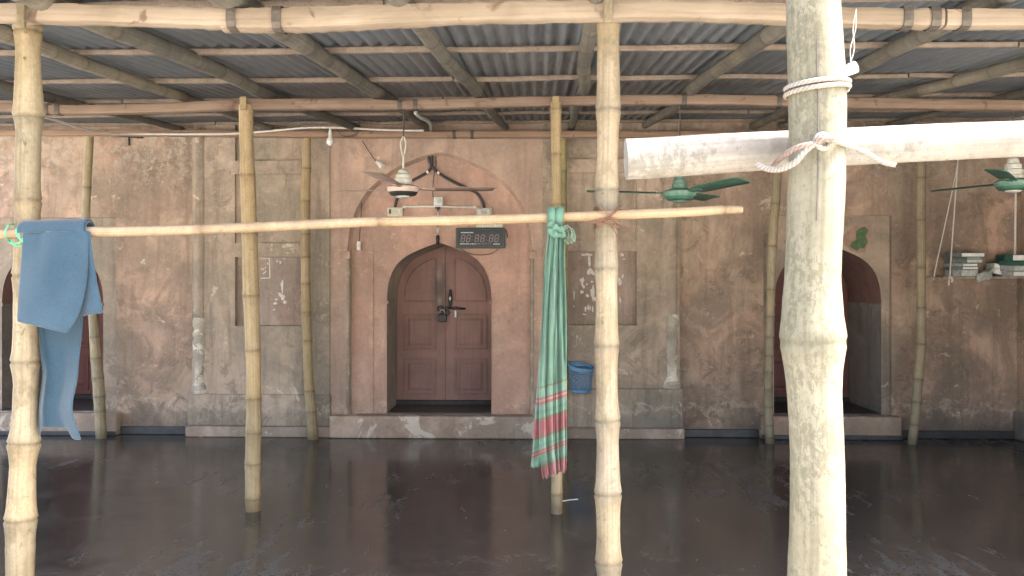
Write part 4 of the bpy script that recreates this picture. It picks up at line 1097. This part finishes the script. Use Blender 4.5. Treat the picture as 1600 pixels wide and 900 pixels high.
# rusty wire on the middle front post
wb = empty('binding_wire', P(948, 340, 3.1)); tag(wb, 'rusty wire crossed over the pole on the pale front post', 'wire')
yw = 3.155 - .026
def wt(l, r=.0028): tubeobj('strand', [P(u, v, q[0] if q else yw) for u, v, *q in l], r, 'rusty_wire', wb, n=6)
wt([(929,324,3.24),(930,324,3.17),(938,325,3.13),(948,333),(956,341),(966,350,3.14),(971,353,3.24)])
wt([(928,328,3.24),(932,326,3.16),(942,328),(951,337),(960,346),(968,352,3.16),(971,355,3.24)])
wt([(971,322,3.24),(967,324,3.16),(960,330),(952,338),(942,345),(934,351,3.14),(928,356,3.24)])
wt([(971,328,3.24),(966,328,3.16),(957,335),(949,343),(938,349),(931,349,3.14),(928,352,3.24)])
wt([(960,345),(950,346,3.12),(940,343,3.12),(932,347,3.13),(934,352,3.13),(944,349,3.12),(954,350,3.12),(962,350,3.13)])
wt([(931,347,3.13),(922,345,3.11),(912,346,3.10),(905,349,3.11)], .0018)
wt([(950,350,3.12),(957,356,3.13),(963,366,3.14),(966,380,3.15),(969,393,3.16)], .0020)
wt([(963,358,3.14),(969,353,3.11),(977,351.5,3.10),(984,356,3.11)], .0020)
# green twine at the far left
gt = empty('green_twine', P(22, 372, 3.12)); tag(gt, 'bright green twine tying the pole end to the far left post', 'twine')
for l in ([(16,378,3.16),(9,370,3.12),(9,360,3.12),(14,351,3.13),(22,350,3.18)], [(30,352,3.17),(25,358,3.115),(28,370,3.115),(36,378,3.12),(38,384,3.13)], [(14,378,3.13),(22,381,3.115),(31,379,3.115),(36,372,3.12)], [(34,354,3.16),(29,362,3.118),(32,374,3.118),(37,379,3.13)], [(18,376,3.12),(24,384,3.115),(33,385,3.12)]):
    tubeobj('loop', [P(*p) for p in l], .0032, 'green_twine', gt, n=6)

# ------------------------------------------------------------------ blue felt cloth over the pole
YP = 3.155
bc = MB()
def poly_at(pl, t):
    x = t*(len(pl)-1); i = min(int(x), len(pl)-2); q = x - i
    return (pl[i][0]+(pl[i+1][0]-pl[i][0])*q, pl[i][1]+(pl[i+1][1]-pl[i][1])*q)
def flap(L, R, off, n=16, m_=14, rr=.030, fold=None, over=True):
    rows = []
    L = crom(L, 20); R = crom(R, 20)
    topz = None
    if over:
        for a in (200, 160, 120, 90, 60, 30, 10):         # round the pole from behind
            t = math.radians(a); row = []
            for k in range(m_+1):
                s = k/m_; u = L[0][0] + (R[0][0]-L[0][0])*s
                c = P(u, 362.5 - (u-40)*.035, YP)
                row.append(c + Vector((0, (rr+off)*math.cos(t), (rr+off)*math.sin(t))))
            # front faces the camera (-y)
            rows.append([Vector((p.x, 2*YP - p.y if False else p.y, p.z)) for p in row])
        rows = rows[::-1]
        rows = [[Vector((p.x, YP + (p.y-YP), p.z)) for p in r] for r in rows]
        # now runs from front-side angle 10 (y+) to 200; mirror so that it ends at the front
        rows = [[Vector((p.x, YP + (p.y - YP), p.z)) for p in r] for r in rows]
    for i in range(n+1):
        t = i/n; a, b = poly_at(L, t), poly_at(R, t); row = []
        if over and i == 0: continue
        for k in range(m_+1):
            s = k/m_; u, v = a[0]+(b[0]-a[0])*s, a[1]+(b[1]-a[1])*s
            dy = fold(s, t) if fold else 0
            row.append(P(u, v, YP - rr - off + dy if over else YP + rr + .004 + off + dy))
        rows.append(row)
    bc.grid(rows)
f1 = lambda s, t: .010*math.sin(3.1*s+1.0)*t + .010*math.sin(6*s+3*t)*t + .007*math.sin(5*t+8*s) - .022*t*t*math.sin(math.pi*s) + .010*math.exp(-((s-.27)/.05)**2)*(1-t)**3 - .012*s*t
f2 = lambda s, t: .010*t*math.sin(5*s)
f3 = lambda s, t: .035 - (.10*(s-.60)*min(1, .3+t) if s > .60 else 0) - (.45*(.10-s)*min(1, .3+t) if s < .10 else 0) + .006*math.sin(7*t+4*s)
flap([(36,352),(33,400),(29,450),(26,503)], [(140,352),(138.5,400),(136,440),(125,488),(105,521)], .014, fold=f1)
flap([(98,356),(98,420),(100,498)], [(141.5,356),(144,390),(152,440),(162,489)], .004, fold=f2)
L3, R3 = [(62,368),(60,440),(60,505),(64,560),(67,585),(61,635),(61,684)], [(132,368),(131,440),(130,505),(124,560),(121,595),(113,640),(128,688)]
flap(L3, R3, .012, n=26, fold=f3, over=False)
# raise the torn middle of the hanging strip's lower edge
mcols = 15
for j in range(4):
    base = len(bc.v) - mcols*(j+1)
    for k in range(1, 11): bc.v[base+k].z += .045*(4-j)/4*min(1, (11-k)/1.5)
cl = tag(bc.build('blue_cloth', 'blue_felt', None, smooth='all', solid=.006, sub=1), 'folded blue felt cloth draped over the left end of the pole', 'cloth')

# ------------------------------------------------------------------ green striped scarf
sc_ = empty('striped_scarf', P(868, 345, YP)); tag(sc_, 'green cotton scarf with red striped ends knotted on the pole', 'scarf')
def tail(rows_px, Y, ph, amp, cols=14, jag=0.0, name='tail', nf=2.2):
    m = MB(); rows, uvs = [], []; rnd = random.Random(int(ph*100))
    N = 46
    tab = rows_px
    v0, v1 = tab[0][0], tab[-1][0]
    jg = [rnd.uniform(-1, 1)*jag for _ in range(cols+1)]
    for i in range(N+1):
        v = v0 + (v1-v0)*i/N; xl, xr = lerp_table(tab, v); row, uvr = [], []
        grow = min(1, (i/N)*2.2)
        for k in range(cols+1):
            s = k/cols; u = xl + (xr-xl)*s
            vv = v + (jg[k] if i == N else 0) - (u-865)*.25*(i/N)
            dy = amp*(.35 + .65*grow)*math.sin(nf*2*math.pi*s + ph + 1.1*math.sin(v*.013+ph)) + amp*.45*math.sin(4.3*2*math.pi*s + ph*2 + 1.6*math.sin(v*.021+ph)) + amp*.25*math.sin(v*.05 + 7*s + ph)
            wob = .7*math.sin(v*.035+ph)*(s-.5)
            row.append(P(u + wob, vv, Y + dy)); uvr.append((s*.1, (v-345)/400.0 + (u-865)*.0004))
        rows.append(row); uvs.append(uvr)
    m.grid(rows, uvs)
    return m.build(name, 'checked_scarf', sc_, smooth='all', solid=.0025)
tail([(358,857,873),(400,853,869),(450,849,867),(540,845,866),(600,842,867),(660,842,867),(700,843,867),(742,848,868)], 3.106, .4, .014, jag=3.5)
tail([(358,866,883),(400,866,882),(450,865,884),(540,864,885),(600,864,886),(660,864,885),(700,866,885),(742,869,884)], 3.130, 2.1, .014, jag=3.0)
tail([(560,843,853),(610,839,852),(660,835,851),(700,832,848),(722,829,844)], 3.138, 4.0, .008, cols=8, jag=3.0, nf=1.2)
tubeobj('wrap', around(341, 0, 3.15, .01) and [P(862,341,YP) + Vector((0, .028*math.cos(t), .028*math.sin(t))) for t in [2*math.pi*k/14 for k in range(15)]], .017, 'scarf_plain', sc_, n=12)
tubeobj('wrap', [P(873,340.5,YP) + Vector((.004*math.sin(t), .028*math.cos(t), .028*math.sin(t))) for t in [2*math.pi*k/14 for k in range(15)]], .017, 'scarf_plain', sc_, n=12)
m = MB(); pts = [P(860,350,3.118), P(864,354,3.108), P(871,357,3.102), P(878,360,3.105), P(878,366,3.108), P(869,367,3.104), P(861,364,3.106), P(864,357,3.112)]
m.tube(crom([tuple(p) for p in pts], 40), [.013 + .004*math.sin(k*.9) for k in range(41)], 10); m.build('knot', 'scarf_plain', sc_, smooth='all')
for i, l in enumerate(([(877,362),(885,354),(892,356),(896,366),(894,376)], [(878,364),(887,360),(891,367),(890,378)], [(877,366),(884,366),(887,373),(884,379)])):
    q = [P(u, v, 3.10 + .008*i) for u, v in l]
    mm = MB(); rows = []
    for j, p in enumerate(crom([tuple(x) for x in q], 12)):
        p = Vector(p); w = .006 + .010*j/12
        rows.append([p + Vector((-w*.6, -.004, w*.5)), p + Vector((0, .006, 0)), p + Vector((w*.6, -.002, -w*.5))])
    mm.grid(rows); mm.build('loose_end', 'scarf_end', sc_, smooth='all', solid=.004)

# ------------------------------------------------------------------ blue basket
YB = 8.70
bk_c = P(908, 614, YB)
bk = empty('waste_basket', bk_c); tag(bk, 'small blue plastic lattice basket hung on the wall by the mossy post', 'basket')
kB = YB/F; HT = 42*kB; RT, RB = 19.5*kB, 14.5*kB
def bpt(a, h):
    r = RB + (RT-RB)*h
    return bk_c + Vector((math.cos(a)*r + .02*h*0, math.sin(a)*r*.72, h*HT - math.cos(a)*.018*h + math.sin(a)*r*.72*.28*h))
m = MB(); NA, NH = 15, 5
h0, h1 = .10, .86
dh_ = (h1-h0)/NH
for j in range(NH*2-1):
    for i in range(NA):
        ac = 2*math.pi*(i + .5*(j % 2))/NA; hc = h0 + dh_/2*(j+1); da = math.pi/NA
        out = [(ac-da, hc), (ac, hc-dh_/2), (ac+da, hc), (ac, hc+dh_/2)]
        inn = [(ac + (q[0]-ac)*.78, hc + (q[1]-hc)*.78) for q in out]
        m.add([bpt(*q) for q in out] + [bpt(*q) for q in inn], [(k, (k+1) % 4, 4+(k+1) % 4, 4+k) for k in range(4)])
lat = m.build('lattice', 'blue_plastic', bk, solid=.003); lat['kind'] = 'stuff'
for nm, ha, hb in (('base_band', 0, h0+.03), ('top_band', h1-.02, 1.0)):
    m = MB(); m.grid([[bpt(2*math.pi*k/40, h) for k in range(41)] for h in (ha, (ha+hb)/2, hb)]); m.build(nm, 'blue_plastic', bk, smooth='all', solid=.003)
m = MB(); m.add([bpt(2*math.pi*k/40, .005) for k in range(40)], [list(range(40))]); m.build('bottom', 'blue_plastic', bk, solid=.003)
m = MB(); m.tube([bpt(2*math.pi*k/40, 1.0)*1.0 for k in range(41)], .010, 8); m.build('rim', 'blue_plastic', bk, smooth='all')
m = MB(); q = P(913, 572, 8.72); m.tube([q + Vector((0,.0,0)), P(913, 572, 8.885)], .006, 6); m.build('hook', 'iron', bk)

# ------------------------------------------------------------------ hanging bookshelf
YS = 8.72
sh = empty('hanging_shelf', P(1600, 440, 8.85)); tag(sh, 'narrow wooden shelf slung on ropes from the roof at the right', 'shelf')
zs_ = PZ(432, YS)
x0, x1 = PX(1473, YS), WING_X - .02
m = MB(); m.box(x0, x1, YS, YS+.035, zs_-.024, zs_); m.build('front_rail', 'shelf_board', sh, bevel=.005)
m = MB(); m.box(x0-.10, x1, YS+.20, YS+.235, zs_-.024, zs_); m.build('back_rail', 'shelf_board', sh, bevel=.005)
m = MB(); m.box(x0+.02, x1, YS+.037, YS+.198, zs_-.018, zs_-.002); m.build('board', 'shelf_board', sh, bevel=.003)
tubeobj('rope', [P(1498,205,8.72), P(1497,246,8.72), P(1484,431,YS-.012), P(1482.5,436,YS-.012)], .0075, 'string', sh, n=6)
tubeobj('rope', [P(1498,205,8.73), P(1497,252,8.74), P(1461,424,YS+.20), P(1461,428,YS+.22)], .0065, 'string', sh, n=6)
tubeobj('rope_tail', [P(1482,433,YS-.014), P(1486,433,YS-.02), P(1488,438,YS-.02), P(1486.5,441,YS-.018)], .012, 'string', sh, n=8)
tubeobj('rope', [P(1591,206,8.72), P(1588,250,8.72), P(1586,396,YS+.10), P(1586,432,YS+.10)], .011, 'string', sh, n=6)
GK = 'books on the hanging shelf'
def book(u0, u1, v0, v1, label, cover, page, split=.45, rot=0.0, depth=.17, yoff=.02, rag=False):
    """a closed book lying flat: spine half towards the left, pale page edges at the right"""
    Yb = YS + yoff
    a, b = P(u0, v1, Yb), P(u1, v0, Yb); c = Vector(((a.x+b.x)/2, Yb, a.z))
    root = empty('book', c); tag(root, label, 'book', GK)
    w, h = (b.x-a.x)/2, (b.z-a.z)
    t = min(.006, h*.16)
    R = Matrix.Rotation(rot, 3, 'Y')
    def bx(nm, xa, xb, ya, yb, za, zb, mt, bev=.002):
        q = MB()
        vs = [Vector((x_, y_, z_)) for z_ in (za, zb) for x_, y_ in ((xa,ya),(xb,ya),(xb,yb),(xa,yb))]
        q.add([c + R @ p_ for p_ in vs], [(0,3,2,1),(4,5,6,7),(0,1,5,4),(1,2,6,5),(2,3,7,6),(3,0,4,7)])
        q.build(nm, mt, root, bevel=bev)
    bx('cover', -w, w, 0, depth, 0, t, cover); bx('cover', -w, w, 0, depth, h-t, h, cover)
    xs = -w + 2*w*split
    bx('spine', -w, xs, -.001, depth-.002, t, h-t, cover); bx('page_block', xs+.001, w-.004, .004, depth-.004, t, h-t, page)
book(1488,1529,421.5,432,'lowest book of the left stack on the shelf, ragged pale pages','book_grey','paper_grey',.36)
book(1487,1529,416.5,421.3,'second book from the bottom of the left stack, dark spine','book_dark','paper',.42,yoff=.025)
book(1486,1528,411.5,416.3,'third book from the bottom of the left stack, grey spine','book_grey','paper',.46,yoff=.02)
book(1487,1536,404.5,411.3,'thin frayed book near the top of the left stack, edges sticking out right','book_dark','paper_grey',.5,yoff=.035)
book(1485,1533,402.0,404.3,'thinnest book second from the top of the left stack','book_dark','paper_grey',.55,yoff=.03)
book(1483,1539,394.5,401.8,'topmost book of the left stack, wrapped in pale paper','book_dark','paper',.36,yoff=.015)
book(1552,1573,419.5,429,'lower of two pale books leaning in the middle of the shelf','paper_grey','paper',.06,rot=.20,yoff=.03)
book(1553,1573,413.0,420,'upper of two pale books leaning in the middle of the shelf','paper_grey','paper',.06,rot=.22,yoff=.032)
book(1533,1562,423.5,427.0,'thin open booklet leaning against the pale books','paper_grey','paper_grey',.2,rot=-.52,yoff=.03,depth=.14)
book(1566,1616,424,431.8,'lowest book of the right stack, with grey spine and white pages','book_grey','paper',.36)
book(1564,1616,415,423.8,'second book of the right stack, with pale green pages','book_grey','paper_grey',.40)
book(1562,1620,408,414.8,'dark green book in the middle of the right stack','book_green','book_green',.4,yoff=.022)
book(1570,1620,397.5,407.8,'thick topmost book of the right stack with dark green spine','book_green','paper',.26,yoff=.02)
m = MB(); rows = []
rnd = random.Random(5)
for i in range(9):
    rows.append([P(1526 + 3.1*k + rnd.uniform(-.5,.5), 427 + i*1.9 + (1.2*math.sin(k*1.3)) - (k*.55 if i < 3 else k*.9), YS - .012 - .02*math.sin(math.pi*k/8) - .02*math.sin(math.pi*i/8)) for k in range(9)])
m.grid(rows); tag(m.build('paper_rag', 'rag', None, smooth='all', solid=.006, sub=1), 'crumpled grey rag hanging over the shelf edge between the book stacks', 'rag')
tag(tubeobj('twig', [P(879,783,5.86), P(885,782,5.85), P(891,781,5.84), P(897,780.5,5.83), P(903,780,5.84)], .004, 'string', n=6), 'short white wire sticking out low beside the scarf post', 'wire')
